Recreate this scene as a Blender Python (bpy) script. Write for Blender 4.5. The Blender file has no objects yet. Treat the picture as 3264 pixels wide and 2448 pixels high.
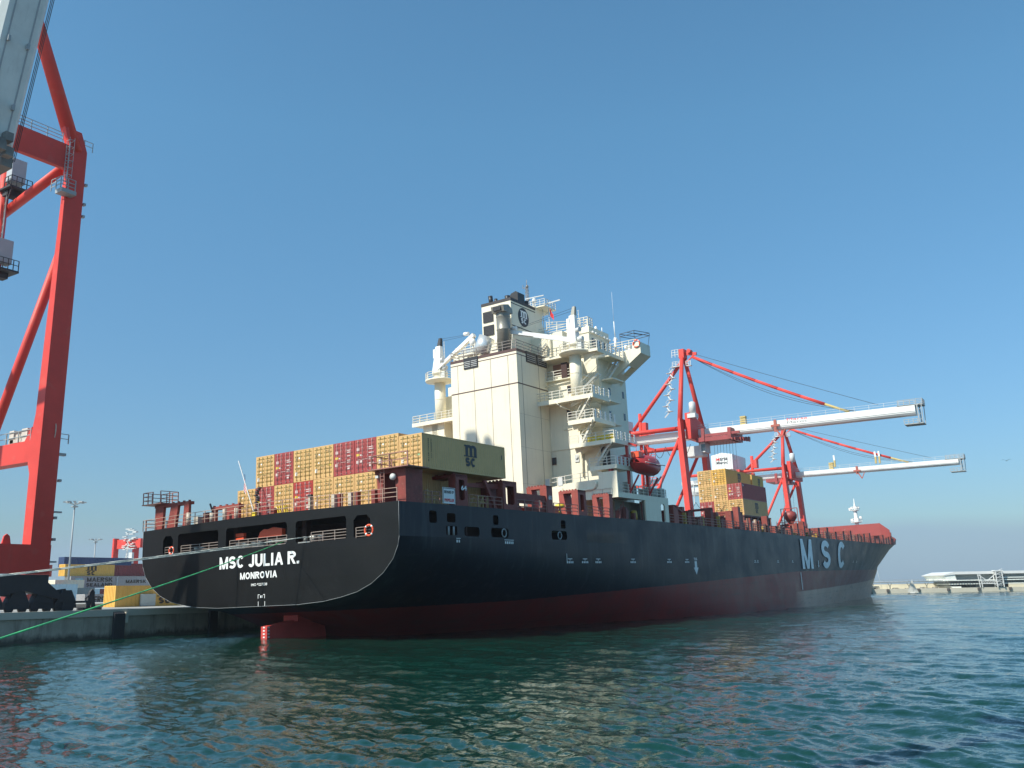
import bpy, bmesh, math, random
from mathutils import Vector, Matrix
from mathutils.geometry import tessellate_polygon
random.seed(7)
sc = bpy.context.scene
COL = sc.collection
PI = math.pi
R = math.radians

# ------------------------------------------------------------------ camera
cam_d = bpy.data.cameras.new("camera")
cam = bpy.data.objects.new("camera", cam_d); COL.objects.link(cam)
CR = ((0.8332542, 0.1361010, -0.5358768), (0.5526100, -0.1741653, 0.8150390), (-0.0175964, 0.9752656, 0.2203347))
cm = Matrix(((CR[0][0], CR[0][1], -CR[0][2], 0), (CR[1][0], CR[1][1], -CR[1][2], 0), (CR[2][0], CR[2][1], -CR[2][2], 3.82), (0, 0, 0, 1)))
cam.matrix_world = cm
cam_d.sensor_width = 36; cam_d.lens = 36*2899.9/3264
cam_d.clip_start = 0.5; cam_d.clip_end = 30000
sc.camera = cam
sc.render.resolution_x = 1024; sc.render.resolution_y = 768

# ------------------------------------------------------------------ sun, sky, exposure
SUN_EL = R(44)
sdir = Vector((-0.37*math.cos(SUN_EL), -0.929*math.cos(SUN_EL), math.sin(SUN_EL))).normalized()
sd = bpy.data.lights.new("sun", 'SUN'); sd.energy = 4.5; sd.angle = R(0.5); sd.color = (1.0, 0.95, 0.83)
sun = bpy.data.objects.new("sun", sd); COL.objects.link(sun)
sun.rotation_euler = sdir.to_track_quat('Z', 'Y').to_euler()
sun.location = (-60, -60, 80)
W = bpy.data.worlds.new("World"); sc.world = W; W.use_nodes = True
nt = W.node_tree; bg = nt.nodes['Background']
sky = nt.nodes.new('ShaderNodeTexSky'); sky.sky_type = 'NISHITA'; sky.sun_disc = False
sky.sun_elevation = SUN_EL; sky.sun_rotation = math.atan2(sdir.x, sdir.y)
sky.air_density = 1.2; sky.dust_density = 0.8; sky.ozone_density = 2.0; sky.altitude = 0
def wn(t): return nt.nodes.new(t)
tc = wn('ShaderNodeTexCoord'); sep = wn('ShaderNodeSeparateXYZ'); nt.links.new(tc.outputs['Generated'], sep.inputs[0])
mp = wn('ShaderNodeMapping'); mp.inputs['Scale'].default_value = (2.2, 2.2, 14)
nt.links.new(tc.outputs['Generated'], mp.inputs[0])
nz = wn('ShaderNodeTexNoise'); nz.inputs['Scale'].default_value = 1.6; nz.inputs['Detail'].default_value = 3
nt.links.new(mp.outputs[0], nz.inputs['Vector'])
ad = wn('ShaderNodeMath'); ad.operation = 'MULTIPLY_ADD'; ad.inputs[1].default_value = 0.045
nt.links.new(nz.outputs['Fac'], ad.inputs[0]); nt.links.new(sep.outputs['Z'], ad.inputs[2])
mr = wn('ShaderNodeMapRange'); mr.inputs['From Min'].default_value = 0.070; mr.inputs['From Max'].default_value = 0.090
mr.inputs['To Min'].default_value = 0.75; mr.inputs['To Max'].default_value = 0.0
nt.links.new(ad.outputs[0], mr.inputs['Value'])
mx = wn('ShaderNodeMixRGB'); mx.blend_type = 'MIX'; mx.inputs['Color2'].default_value = (2.3, 3.3, 4.35, 1)
nt.links.new(mr.outputs['Result'], mx.inputs['Fac'])
tint = wn('ShaderNodeMixRGB'); tint.blend_type = 'MULTIPLY'; tint.inputs['Fac'].default_value = 1.0
tint.inputs['Color2'].default_value = (0.66, 1.02, 1.10, 1)
nt.links.new(sky.outputs[0], tint.inputs['Color1'])
er = wn('ShaderNodeMapRange'); er.inputs['From Min'].default_value = 0.0; er.inputs['From Max'].default_value = 0.47; nt.links.new(sep.outputs['Z'], er.inputs['Value'])
tc2 = wn('ShaderNodeMixRGB'); tc2.inputs['Color1'].default_value = (0.43, 0.575, 0.78, 1); tc2.inputs['Color2'].default_value = (0.62, 1.02, 1.10, 1)
nt.links.new(er.outputs['Result'], tc2.inputs['Fac']); nt.links.new(tc2.outputs[0], tint.inputs['Color2'])
nt.links.new(tint.outputs[0], mx.inputs['Color1'])
nt.links.new(mx.outputs[0], bg.inputs['Color'])
bg.inputs['Strength'].default_value = 0.108
sc.view_settings.view_transform = 'Standard'; sc.view_settings.look = 'None'
sc.view_settings.exposure = 0.42; sc.view_settings.gamma = 1.0

# ------------------------------------------------------------------ materials
MATS = {}
def mat(name, col, rough=0.5, metal=0.0, var=0.12, scale=0.6, streak=0.0, streak_col=(0.16, 0.06, 0.03), spec=0.5, bump=0.0, bscale=6.0, patch=0.0, patch_col=(0.3,0.3,0.3)):
    if name in MATS: return MATS[name]
    m = bpy.data.materials.new(name); m.use_nodes = True; n = m.node_tree.nodes; l = m.node_tree.links
    b = n['Principled BSDF']; b.inputs['Roughness'].default_value = rough; b.inputs['Metallic'].default_value = metal
    b.inputs['Specular IOR Level'].default_value = spec
    t = n.new('ShaderNodeTexCoord')
    z = n.new('ShaderNodeTexNoise'); z.inputs['Scale'].default_value = scale; z.inputs['Detail'].default_value = 6; z.inputs['Roughness'].default_value = 0.65
    l.new(t.outputs['Object'], z.inputs['Vector'])
    cr = n.new('ShaderNodeMapRange'); cr.inputs['From Min'].default_value = 0.3; cr.inputs['From Max'].default_value = 0.7
    cr.inputs['To Min'].default_value = 1-var; cr.inputs['To Max'].default_value = 1+var*0.6
    l.new(z.outputs['Fac'], cr.inputs['Value'])
    mu = n.new('ShaderNodeMixRGB'); mu.blend_type = 'MULTIPLY'; mu.inputs['Fac'].default_value = 1; mu.inputs['Color1'].default_value = (*col, 1)
    l.new(cr.outputs['Result'], mu.inputs['Color2']); out = mu.outputs[0]
    if streak > 0:
        mpn = n.new('ShaderNodeMapping'); mpn.inputs['Scale'].default_value = (2.2, 2.2, 0.16); l.new(t.outputs['Object'], mpn.inputs[0])
        s = n.new('ShaderNodeTexNoise'); s.inputs['Scale'].default_value = 1.5; s.inputs['Detail'].default_value = 5; l.new(mpn.outputs[0], s.inputs['Vector'])
        r2 = n.new('ShaderNodeMapRange'); r2.inputs['From Min'].default_value = 0.55; r2.inputs['From Max'].default_value = 0.8
        r2.inputs['To Min'].default_value = 0; r2.inputs['To Max'].default_value = streak; l.new(s.outputs['Fac'], r2.inputs['Value'])
        mm = n.new('ShaderNodeMixRGB'); mm.inputs['Color2'].default_value = (*streak_col, 1); l.new(r2.outputs['Result'], mm.inputs['Fac']); l.new(out, mm.inputs['Color1']); out = mm.outputs[0]
    if patch > 0:
        s = n.new('ShaderNodeTexNoise'); s.inputs['Scale'].default_value = scale*3.1; s.inputs['Detail'].default_value = 8; l.new(t.outputs['Object'], s.inputs['Vector'])
        r2 = n.new('ShaderNodeMapRange'); r2.inputs['From Min'].default_value = 0.60; r2.inputs['From Max'].default_value = 0.66
        r2.inputs['To Min'].default_value = 0; r2.inputs['To Max'].default_value = patch; l.new(s.outputs['Fac'], r2.inputs['Value'])
        mm = n.new('ShaderNodeMixRGB'); mm.inputs['Color2'].default_value = (*patch_col, 1); l.new(r2.outputs['Result'], mm.inputs['Fac']); l.new(out, mm.inputs['Color1']); out = mm.outputs[0]
    l.new(out, b.inputs['Base Color'])
    if bump > 0:
        bz = n.new('ShaderNodeTexNoise'); bz.inputs['Scale'].default_value = bscale; bz.inputs['Detail'].default_value = 4; l.new(t.outputs['Object'], bz.inputs['Vector'])
        bb = n.new('ShaderNodeBump'); bb.inputs['Strength'].default_value = 0.6; bb.inputs['Distance'].default_value = bump
        l.new(bz.outputs['Fac'], bb.inputs['Height']); l.new(bb.outputs[0], b.inputs['Normal'])
    MATS[name] = m
    return m
cream = mat('cream_paint', (0.80, 0.735, 0.575), 0.45, var=0.05, scale=0.35, streak=0.2, streak_col=(0.50, 0.36, 0.22))
white = mat('white_paint', (0.82, 0.81, 0.78), 0.4, var=0.06, streak=0.12, streak_col=(0.5, 0.42, 0.33))
cwhite = mat('crane_white', (0.74, 0.74, 0.72), 0.4, var=0.07, scale=0.2, streak=0.12, streak_col=(0.35, 0.32, 0.28))
black = mat('black_paint', (0.022, 0.022, 0.026), 0.45, var=0.2)
trim = mat('brown_trim', (0.09, 0.045, 0.04), 0.5)
deckred = mat('deck_red', (0.235, 0.042, 0.032), 0.6, var=0.3, scale=1.4, streak=0.45, streak_col=(0.10, 0.03, 0.02), patch=0.5, patch_col=(0.30, 0.13, 0.08))
deckred2 = mat('deck_red_bright', (0.30, 0.062, 0.048), 0.55, var=0.25, scale=1.0, streak=0.3, streak_col=(0.2, 0.06, 0.03))
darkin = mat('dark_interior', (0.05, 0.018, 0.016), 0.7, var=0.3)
gantry = mat('crane_red', (0.66, 0.062, 0.047), 0.5, spec=0.3, var=0.14, scale=0.25, streak=0.3, streak_col=(0.42, 0.07, 0.05), patch=0.3, patch_col=(0.60, 0.12, 0.09))
grey = mat('grey_steel', (0.33, 0.35, 0.36), 0.5, var=0.15)
lgrey = mat('light_grey_steel', (0.58, 0.59, 0.58), 0.45, var=0.12)
dgrey = mat('dark_steel', (0.035, 0.037, 0.042), 0.6, var=0.3)
galv = mat('galvanised', (0.45, 0.45, 0.43), 0.38, metal=0.5, var=0.2, scale=2)
yel = mat('container_yellow', (0.65, 0.405, 0.165), 0.5, var=0.10, scale=0.8, streak=0.15, streak_col=(0.40, 0.26, 0.09))
yel2 = mat('container_amber', (0.72, 0.42, 0.09), 0.5, var=0.10, scale=0.8)
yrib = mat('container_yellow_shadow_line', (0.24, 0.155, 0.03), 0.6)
red = mat('container_red', (0.36, 0.062, 0.058), 0.5, var=0.15, scale=0.8, streak=0.15)
red2 = mat('container_deep_red', (0.40, 0.045, 0.032), 0.5, var=0.15, scale=0.8)
maroon = mat('container_maroon', (0.22, 0.04, 0.042), 0.5, var=0.15)
cgrey = mat('container_grey', (0.36, 0.35, 0.35), 0.5, var=0.12)
cwht = mat('container_white', (0.72, 0.73, 0.72), 0.5, var=0.08)
cblue = mat('container_blue', (0.045, 0.075, 0.17), 0.5, var=0.15)
clblue = mat('container_light_blue', (0.42, 0.60, 0.68), 0.5, var=0.1)
railm = mat('rail_paint', (0.66, 0.62, 0.53), 0.5)
railr = mat('rail_red', (0.34, 0.16, 0.13), 0.55, var=0.3)
orange = mat('orange_plastic', (0.80, 0.10, 0.035), 0.4, var=0.08)
boatred = mat('boat_red', (0.52, 0.045, 0.04), 0.35, var=0.1)
yellowp = mat('yellow_paint', (0.75, 0.55, 0.04), 0.5, var=0.15)
blueglass = mat('window_glass', (0.03, 0.04, 0.05), 0.08, var=0.05, spec=0.8)
lettering = mat('letter_white', (0.78, 0.79, 0.78), 0.5, var=0.05)
navy = mat('letter_navy', (0.020, 0.024, 0.034), 0.5, var=0.1)
letterfade = mat('letter_faded', (0.93, 0.95, 0.96), 0.55, var=0.2, scale=1.0)
concrete = mat('quay_concrete', (0.34, 0.32, 0.27), 0.85, var=0.3, scale=0.5, streak=0.8, streak_col=(0.035, 0.035, 0.032), bump=0.05, bscale=3)
apron = mat('apron_concrete', (0.36, 0.35, 0.32), 0.85, var=0.2, scale=0.3, bump=0.01)
beige = mat('beige_stone', (0.68, 0.61, 0.45), 0.8, var=0.15, scale=0.1)
palec = mat('pale_concrete', (0.56, 0.52, 0.42), 0.8, var=0.15, scale=0.1)
rope_m = mat('mooring_rope', (0.62, 0.62, 0.55), 0.8, var=0.4, scale=6)
rope_g = mat('green_rope', (0.10, 0.62, 0.22), 0.7, var=0.2, scale=4)
flagred = mat('flag_red', (0.75, 0.03, 0.03), 0.7)

def node_mat(name):
    m = bpy.data.materials.new(name); m.use_nodes = True
    return m, m.node_tree.nodes, m.node_tree.links, m.node_tree.nodes['Principled BSDF']

# hull: black topsides over red boot paint, pale worn band near the bow waterline
hullm, n, l, b = node_mat('hull_paint')
t = n.new('ShaderNodeTexCoord'); s = n.new('ShaderNodeSeparateXYZ'); l.new(t.outputs['Object'], s.inputs[0])
def MR(src, a, bb, c, d):
    q = n.new('ShaderNodeMapRange'); q.inputs['From Min'].default_value = a; q.inputs['From Max'].default_value = bb
    q.inputs['To Min'].default_value = c; q.inputs['To Max'].default_value = d; l.new(src, q.inputs['Value']); return q.outputs['Result']
def MA(op, a, bb, cc=None):
    q = n.new('ShaderNodeMath'); q.operation = op
    for i, v in enumerate((a, bb, cc)):
        if v is None: continue
        if isinstance(v, (int, float)): q.inputs[i].default_value = v
        else: l.new(v, q.inputs[i])
    return q.outputs[0]
def NZ(scale, vec, detail=5, rough=0.6):
    q = n.new('ShaderNodeTexNoise'); q.inputs['Scale'].default_value = scale; q.inputs['Detail'].default_value = detail; q.inputs['Roughness'].default_value = rough
    l.new(vec, q.inputs['Vector']); return q.outputs['Fac']
def MIX(f, a, bb, mode='MIX'):
    q = n.new('ShaderNodeMixRGB'); q.blend_type = mode
    for i, v in enumerate((f, a, bb)):
        if isinstance(v, (int, float)): q.inputs[i].default_value = v
        elif isinstance(v, tuple): q.inputs[i].default_value = (*v, 1)
        else: l.new(v, q.inputs[i])
    return q.outputs[0]
def MAP(vec, sx, sy, sz):
    q = n.new('ShaderNodeMapping'); q.inputs['Scale'].default_value = (sx, sy, sz); l.new(vec, q.inputs[0]); return q.outputs[0]
obv = t.outputs['Object']
n1 = NZ(0.25, obv, 6); nst = NZ(1.2, MAP(obv, 1, 1, 0.12), 5); nfine = NZ(3.0, MAP(obv, 1, .4, 1.5), 6)
bl = MR(s.outputs['Y'], 20, 102, 2.2, 4.05)
side = MA('SUBTRACT', s.outputs['Z'], bl); side = MA('ADD', side, MA('MULTIPLY', MA('SUBTRACT', nfine, 0.5), 0.16))
isblack = MR(side, -0.03, 0.03, 0, 1)
navyc = MIX(MR(n1, 0.35, 0.7, 0, 1), (0.005, 0.008, 0.016), (0.009, 0.014, 0.025))
navyc = MIX(MR(s.outputs['Y'], 60, 190, 0, 1.0), navyc, (0.058, 0.086, 0.112))  # topsides painted lighter toward the bow, standing in for haze and sky reflection
navyc = MIX(MR(nst, 0.54, 0.75, 0, 0.6), navyc, (0.04, 0.050, 0.060))
navyc = MIX(MR(NZ(2.2, MAP(obv, 1, 1, 0.07), 6, .7), 0.64, 0.74, 0, 0.55), navyc, (0.10, 0.045, 0.025))
navyc = MIX(MA('MULTIPLY', MR(NZ(1.4, MAP(obv, 1, .25, 2.2), 7, .75), 0.60, 0.70, 0, 0.5), MR(s.outputs['Z'], 7.5, 4.0, 0, 1)), navyc, (0.07, 0.075, 0.08))
isT = MA('LESS_THAN', s.outputs['Y'], 0.03)
navyc = MIX(isT, navyc, MIX(MR(NZ(0.9, obv, 7, .7), 0.55, 0.75, 0, 0.5), (0.006, 0.006, 0.0055), (0.022, 0.022, 0.021)))
redc = MIX(MR(n1, 0.3, 0.7, 0, 1), (0.17, 0.020, 0.020), (0.30, 0.034, 0.030))
redc = MIX(MR(s.outputs['Y'], 70, 190, 0, 0.75), redc, (0.29, 0.17, 0.175))  # boot red paled forward too, with the bow's brighter shade painted in
worn = MA('MULTIPLY', MR(MA('ADD', s.outputs['Z'], MA('MULTIPLY', s.outputs['Y'], -0.0075)), -0.10, 0.05, 1, 0), MR(s.outputs['Y'], 100.5, 106, 0, 0.9))
redc = MIX(worn, redc, (0.58, 0.41, 0.32))
redc = MIX(MR(NZ(0.8, MAP(obv, .3, .3, 1.6), 7, .7), 0.52, 0.68, 0, 0.45), redc, (0.075, 0.045, 0.04))
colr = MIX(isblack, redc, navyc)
# plate seams
fz = MA('FRACT', MA('MULTIPLY', s.outputs['Z'], 1/2.55), 0); seamz = MA('LESS_THAN', fz, 0.012)
fy = MA('FRACT', MA('MULTIPLY', s.outputs['Y'], 1/11.3), 0); seamy = MA('LESS_THAN', fy, 0.004)
seam = MA('MULTIPLY', MA('MAXIMUM', seamz, seamy), 0.45)
colr = MIX(seam, colr, (0.008, 0.008, 0.01))
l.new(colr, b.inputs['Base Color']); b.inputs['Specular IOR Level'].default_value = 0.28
l.new(MR(n1, 0.3, 0.7, 0.34, 0.52), b.inputs['Roughness'])
bp = n.new('ShaderNodeBump'); bp.inputs['Strength'].default_value = 0.5; bp.inputs['Distance'].default_value = 0.05
l.new(NZ(0.55, MAP(obv, 1, 1, 1), 3), bp.inputs['Height']); l.new(bp.outputs[0], b.inputs['Normal'])

# quay wall: patchy concrete with dark run-off and a weedy tide band
quaym, n, l, b = node_mat('quay_wall')
t = n.new('ShaderNodeTexCoord'); s = n.new('ShaderNodeSeparateXYZ'); l.new(t.outputs['Object'], s.inputs[0]); obv = t.outputs['Object']
qc = MIX(MR(NZ(0.35, obv, 7, .65), 0.3, 0.7, 0, 1), (0.30, 0.27, 0.205), (0.50, 0.455, 0.36))
qc = MIX(MR(NZ(0.9, MAP(obv, 1, 1, .13), 6, .7), 0.50, 0.72, 0, .75), qc, (0.07, 0.065, 0.05))
tz = MA('ADD', s.outputs['Z'], MA('MULTIPLY', MA('SUBTRACT', NZ(1.1, MAP(obv, 1, 1, .4), 6, .7), .5), 1.6))
qc = MIX(MR(tz, 0.25, 0.75, 0.85, 0), qc, (0.035, 0.040, 0.028))
l.new(qc, b.inputs['Base Color']); b.inputs['Roughness'].default_value = .85
bp = n.new('ShaderNodeBump'); bp.inputs['Strength'].default_value = .6; bp.inputs['Distance'].default_value = .06; l.new(NZ(2.5, obv, 6, .7), bp.inputs['Height']); l.new(bp.outputs[0], b.inputs['Normal'])

# water
waterm, n, l, b = node_mat('harbour_water')
t = n.new('ShaderNodeTexCoord'); obv = t.outputs['Object']
b.inputs['Base Color'].default_value = (0.0045, 0.034, 0.024, 1)
b.inputs['IOR'].default_value = 1.33; b.inputs['Roughness'].default_value = 0.03; b.inputs['Specular IOR Level'].default_value = 0.66
def RMAP(vec, rz, sx, sy):
    q = n.new('ShaderNodeMapping'); q.inputs['Scale'].default_value = (sx, sy, 1); q.inputs['Rotation'].default_value = (0, 0, rz); l.new(vec, q.inputs[0]); return q.outputs[0]
def NC(scale, vec, detail, rough, amp):
    """slope vector (x, y) of amplitude amp from the colour of a noise"""
    q = n.new('ShaderNodeTexNoise'); q.inputs['Scale'].default_value = scale; q.inputs['Detail'].default_value = detail; q.inputs['Roughness'].default_value = rough
    l.new(vec, q.inputs['Vector'])
    v = n.new('ShaderNodeVectorMath'); v.operation = 'SUBTRACT'; l.new(q.outputs['Color'], v.inputs[0]); v.inputs[1].default_value = (.5, .5, .5)
    m_ = n.new('ShaderNodeVectorMath'); m_.operation = 'MULTIPLY'; l.new(v.outputs[0], m_.inputs[0]); m_.inputs[1].default_value = (amp, amp, 0)
    return m_.outputs[0]
def VA(a, c):
    q = n.new('ShaderNodeVectorMath'); q.operation = 'ADD'; l.new(a, q.inputs[0]); l.new(c, q.inputs[1]); return q.outputs[0]
wd = RMAP(obv, R(-33), 1.0, 1.0)     # wave crests run roughly across the view
def SC(vec, sx, sy):
    q = n.new('ShaderNodeMapping'); q.inputs['Scale'].default_value = (sx, sy, 1); l.new(vec, q.inputs[0]); return q.outputs[0]
slope = VA(NC(5.0, SC(wd, .5, 1.4), 3, .65, .32), NC(15.0, SC(wd, .5, 1.3), 2, .7, .40))
ln_ = n.new('ShaderNodeVectorMath'); ln_.operation = 'LENGTH'; l.new(obv, ln_.inputs[0])     # ripple slopes grow with distance from the camera to darken far reflections
sc_ = n.new('ShaderNodeVectorMath'); sc_.operation = 'SCALE'; l.new(slope, sc_.inputs[0]); l.new(MR(ln_.outputs['Value'], 45, 260, 1.0, 2.6), sc_.inputs['Scale']); slope = sc_.outputs[0]
gn_ = n.new('ShaderNodeNewGeometry')
up_ = n.new('ShaderNodeVectorMath'); up_.operation = 'ADD'; l.new(slope, up_.inputs[0]); l.new(gn_.outputs['Normal'], up_.inputs[1])
nm_ = n.new('ShaderNodeVectorMath'); nm_.operation = 'NORMALIZE'; l.new(up_.outputs[0], nm_.inputs[0])
l.new(nm_.outputs[0], b.inputs['Normal'])

# ------------------------------------------------------------------ mesh helpers
class MB:
    def __init__(s): s.v = []; s.f = []; s.m = []; s.sm = []
    def add(s, vs, fs, m=0, sm=False):
        o = len(s.v); s.v += [tuple(p) for p in vs]
        for f in fs: s.f.append(tuple(i+o for i in f)); s.m.append(m); s.sm.append(sm)
    def box(s, x0, x1, y0, y1, z0, z1, m=0):
        if x0 > x1: x0, x1 = x1, x0
        if y0 > y1: y0, y1 = y1, y0
        if z0 > z1: z0, z1 = z1, z0
        s.add([(x0,y0,z0),(x1,y0,z0),(x1,y1,z0),(x0,y1,z0),(x0,y0,z1),(x1,y0,z1),(x1,y1,z1),(x0,y1,z1)],
              [(0,3,2,1),(4,5,6,7),(0,1,5,4),(1,2,6,5),(2,3,7,6),(3,0,4,7)], m)
    def bar(s, p, q, w=0.1, h=None, m=0, up=(0,0,1), w2=None, h2=None):
        h = w if h is None else h; w2 = w if w2 is None else w2; h2 = h if h2 is None else h2
        p = Vector(p); q = Vector(q); d = (q-p).normalized(); u = Vector(up)
        if abs(d.dot(u)) > 0.98: u = Vector((0,1,0)) if abs(d.y) < .9 else Vector((1,0,0))
        r = d.cross(u).normalized(); u = r.cross(d)
        vs = []
        for c, a, bb in ((p, w, h), (q, w2, h2)):
            for i, j in ((-1,-1),(1,-1),(1,1),(-1,1)): vs.append(c+r*(i*a/2)+u*(j*bb/2))
        s.add(vs, [(0,1,2,3),(7,6,5,4),(0,4,5,1),(1,5,6,2),(2,6,7,3),(3,7,4,0)], m)
    def tube(s, p, q, r, r2=None, nn=8, m=0, cap=True):
        r2 = r if r2 is None else r2
        p = Vector(p); q = Vector(q); d = (q-p).normalized(); u = Vector((0,0,1)) if abs(d.z) < .95 else Vector((1,0,0))
        a = d.cross(u).normalized(); c = a.cross(d)
        vs = []
        for o, rr in ((p, r), (q, r2)):
            for i in range(nn):
                t_ = 2*PI*i/nn; vs.append(o+a*(rr*math.cos(t_))+c*(rr*math.sin(t_)))
        s.add(vs, [(i, (i+1) % nn, nn+(i+1) % nn, nn+i) for i in range(nn)], m, True)
        if cap: s.add(vs, [tuple(range(nn))[::-1], tuple(range(nn, 2*nn))], m)
    def path(s, pts, r, nn=6, m=0):
        for i in range(len(pts)-1): s.tube(pts[i], pts[i+1], r, nn=nn, m=m)
    def prism(s, axis, poly, a, bb, m=0, holes=()):
        loops = [list(poly)]+[list(h) for h in holes]
        tri = tessellate_polygon([[Vector((p[0], p[1], 0)) for p in lp] for lp in loops])
        flat = [p for lp in loops for p in lp]
        def P(p, w):
            if axis == 'x': return (w, p[0], p[1])
            if axis == 'y': return (p[0], w, p[1])
            return (p[0], p[1], w)
        N = len(flat); vs = [P(p, a) for p in flat]+[P(p, bb) for p in flat]
        fs = [tuple(t_) for t_ in tri]+[tuple(i+N for i in t_[::-1]) for t_ in tri]
        o = 0
        for lp in loops:
            k = len(lp)
            for i in range(k): fs.append((o+i, o+(i+1) % k, N+o+(i+1) % k, N+o+i))
            o += k
        s.add(vs, fs, m)
    def lathe(s, c, prof, nn=16, m=0, axis=None, sm=True):
        ax = Vector(axis or (0,0,1)).normalized(); u = Vector((1,0,0)) if abs(ax.x) < .9 else Vector((0,1,0))
        a = ax.cross(u).normalized(); d = ax.cross(a); c = Vector(c)
        vs = []
        for r_, h_ in prof:
            for i in range(nn):
                t_ = 2*PI*i/nn; vs.append(c+ax*h_+a*(r_*math.cos(t_))+d*(r_*math.sin(t_)))
        fs = []
        for k in range(len(prof)-1):
            for i in range(nn): fs.append((k*nn+i, k*nn+(i+1) % nn, (k+1)*nn+(i+1) % nn, (k+1)*nn+i))
        s.add(vs, fs, m, sm)
        s.add(vs[:nn], [tuple(range(nn))], m); s.add(vs[-nn:], [tuple(range(nn))], m)
    def rail(s, pts, h=1.05, bars=3, step=1.5, r=0.03, m=0, post=None):
        post = post or r*1.25
        for i in range(len(pts)-1):
            p = Vector(pts[i]); q = Vector(pts[i+1]); L_ = (q-p).length; k = max(1, round(L_/step))
            for j in range(k+1):
                if j == 0 and i > 0: continue
                c = p.lerp(q, j/k); s.bar(c, c+Vector((0,0,h)), post*2)
            for j in range(bars):
                z = Vector((0,0,h*(j+1)/bars)); s.bar(p+z, q+z, r*2, m=m)
    def build(s, name, mats, parent=None, loc=None, recalc=True):
        me = bpy.data.meshes.new(name); me.from_pydata(s.v, [], s.f)
        for mm in (mats if isinstance(mats, (list, tuple)) else [mats]): me.materials.append(mm)
        me.polygons.foreach_set('material_index', s.m); me.polygons.foreach_set('use_smooth', s.sm)
        if recalc:
            bm = bmesh.new(); bm.from_mesh(me); bmesh.ops.remove_doubles(bm, verts=bm.verts, dist=1e-5)
            bmesh.ops.recalc_face_normals(bm, faces=bm.faces); bm.to_mesh(me); bm.free()
        me.update()
        o = bpy.data.objects.new(name, me); COL.objects.link(o)
        if parent: o.parent = parent
        if loc: o.location = loc
        return o
def rrect(x0, x1, z0, z1, r, k=4):
    out = []
    for cx, cz, a in ((x1-r, z1-r, 0), (x0+r, z1-r, 90), (x0+r, z0+r, 180), (x1-r, z0+r, 270)):
        for i in range(k+1):
            t_ = R(a+90*i/k); out.append((cx+r*math.cos(t_), cz+r*math.sin(t_)))
    return out
def empty(name, loc=(0,0,0), rz=0, label=None, cat=None, group=None, mw=None):
    o = bpy.data.objects.new(name, None); COL.objects.link(o); o.empty_display_size = 0.5
    if mw is not None: o.matrix_world = mw
    else: o.location = loc; o.rotation_euler = (0,0,rz)
    if label: tag(o, label, cat, group)
    return o
def tag(o, label=None, cat=None, group=None, kind=None):
    if label: o['label'] = label
    if cat: o['category'] = cat
    if group: o['group'] = group
    if kind: o['kind'] = kind
    return o
def copy_tree(o, parent=None):
    c = o.copy(); COL.objects.link(c); c.parent = parent
    for ch in list(o.children): copy_tree(ch, c)
    return c
def text(name, body, o, right, up, w, h, m, parent, depth=0.02, bold=0.0, mirror=False):
    """flat lettering: o = lower-left corner, right/up = unit vectors, w/h = size of the whole string"""
    cu = bpy.data.curves.new(name, 'FONT'); cu.body = body; cu.size = 1; cu.extrude = 0; cu.offset = bold
    ob = bpy.data.objects.new(name, cu); COL.objects.link(ob)
    dg = bpy.context.evaluated_depsgraph_get(); me0 = bpy.data.meshes.new_from_object(ob.evaluated_get(dg))
    bpy.data.objects.remove(ob); bpy.data.curves.remove(cu)
    xs = [v.co.x for v in me0.vertices]; ys = [v.co.y for v in me0.vertices]
    x0, x1, y0, y1 = min(xs), max(xs), min(ys), max(ys)
    o = Vector(o); r_ = Vector(right).normalized(); u_ = Vector(up).normalized(); nn = r_.cross(u_)
    for v in me0.vertices:
        a = (v.co.x-x0)/(x1-x0)*w; bb = (v.co.y-y0)/(y1-y0)*h
        v.co = o+r_*a+u_*bb+nn*depth
    me0.name = name; me0.materials.clear(); me0.materials.append(m); me0.update()
    q = bpy.data.objects.new(name, me0); COL.objects.link(q)
    if parent: q.parent = parent
    return q
def join_text(objs, name):
    bm = bmesh.new()
    for o in objs: bm.from_mesh(o.data)
    me = objs[0].data; bm.to_mesh(me); bm.free()
    for o in objs[1:]: bpy.data.objects.remove(o)
    objs[0].name = name
    return objs[0]

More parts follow.
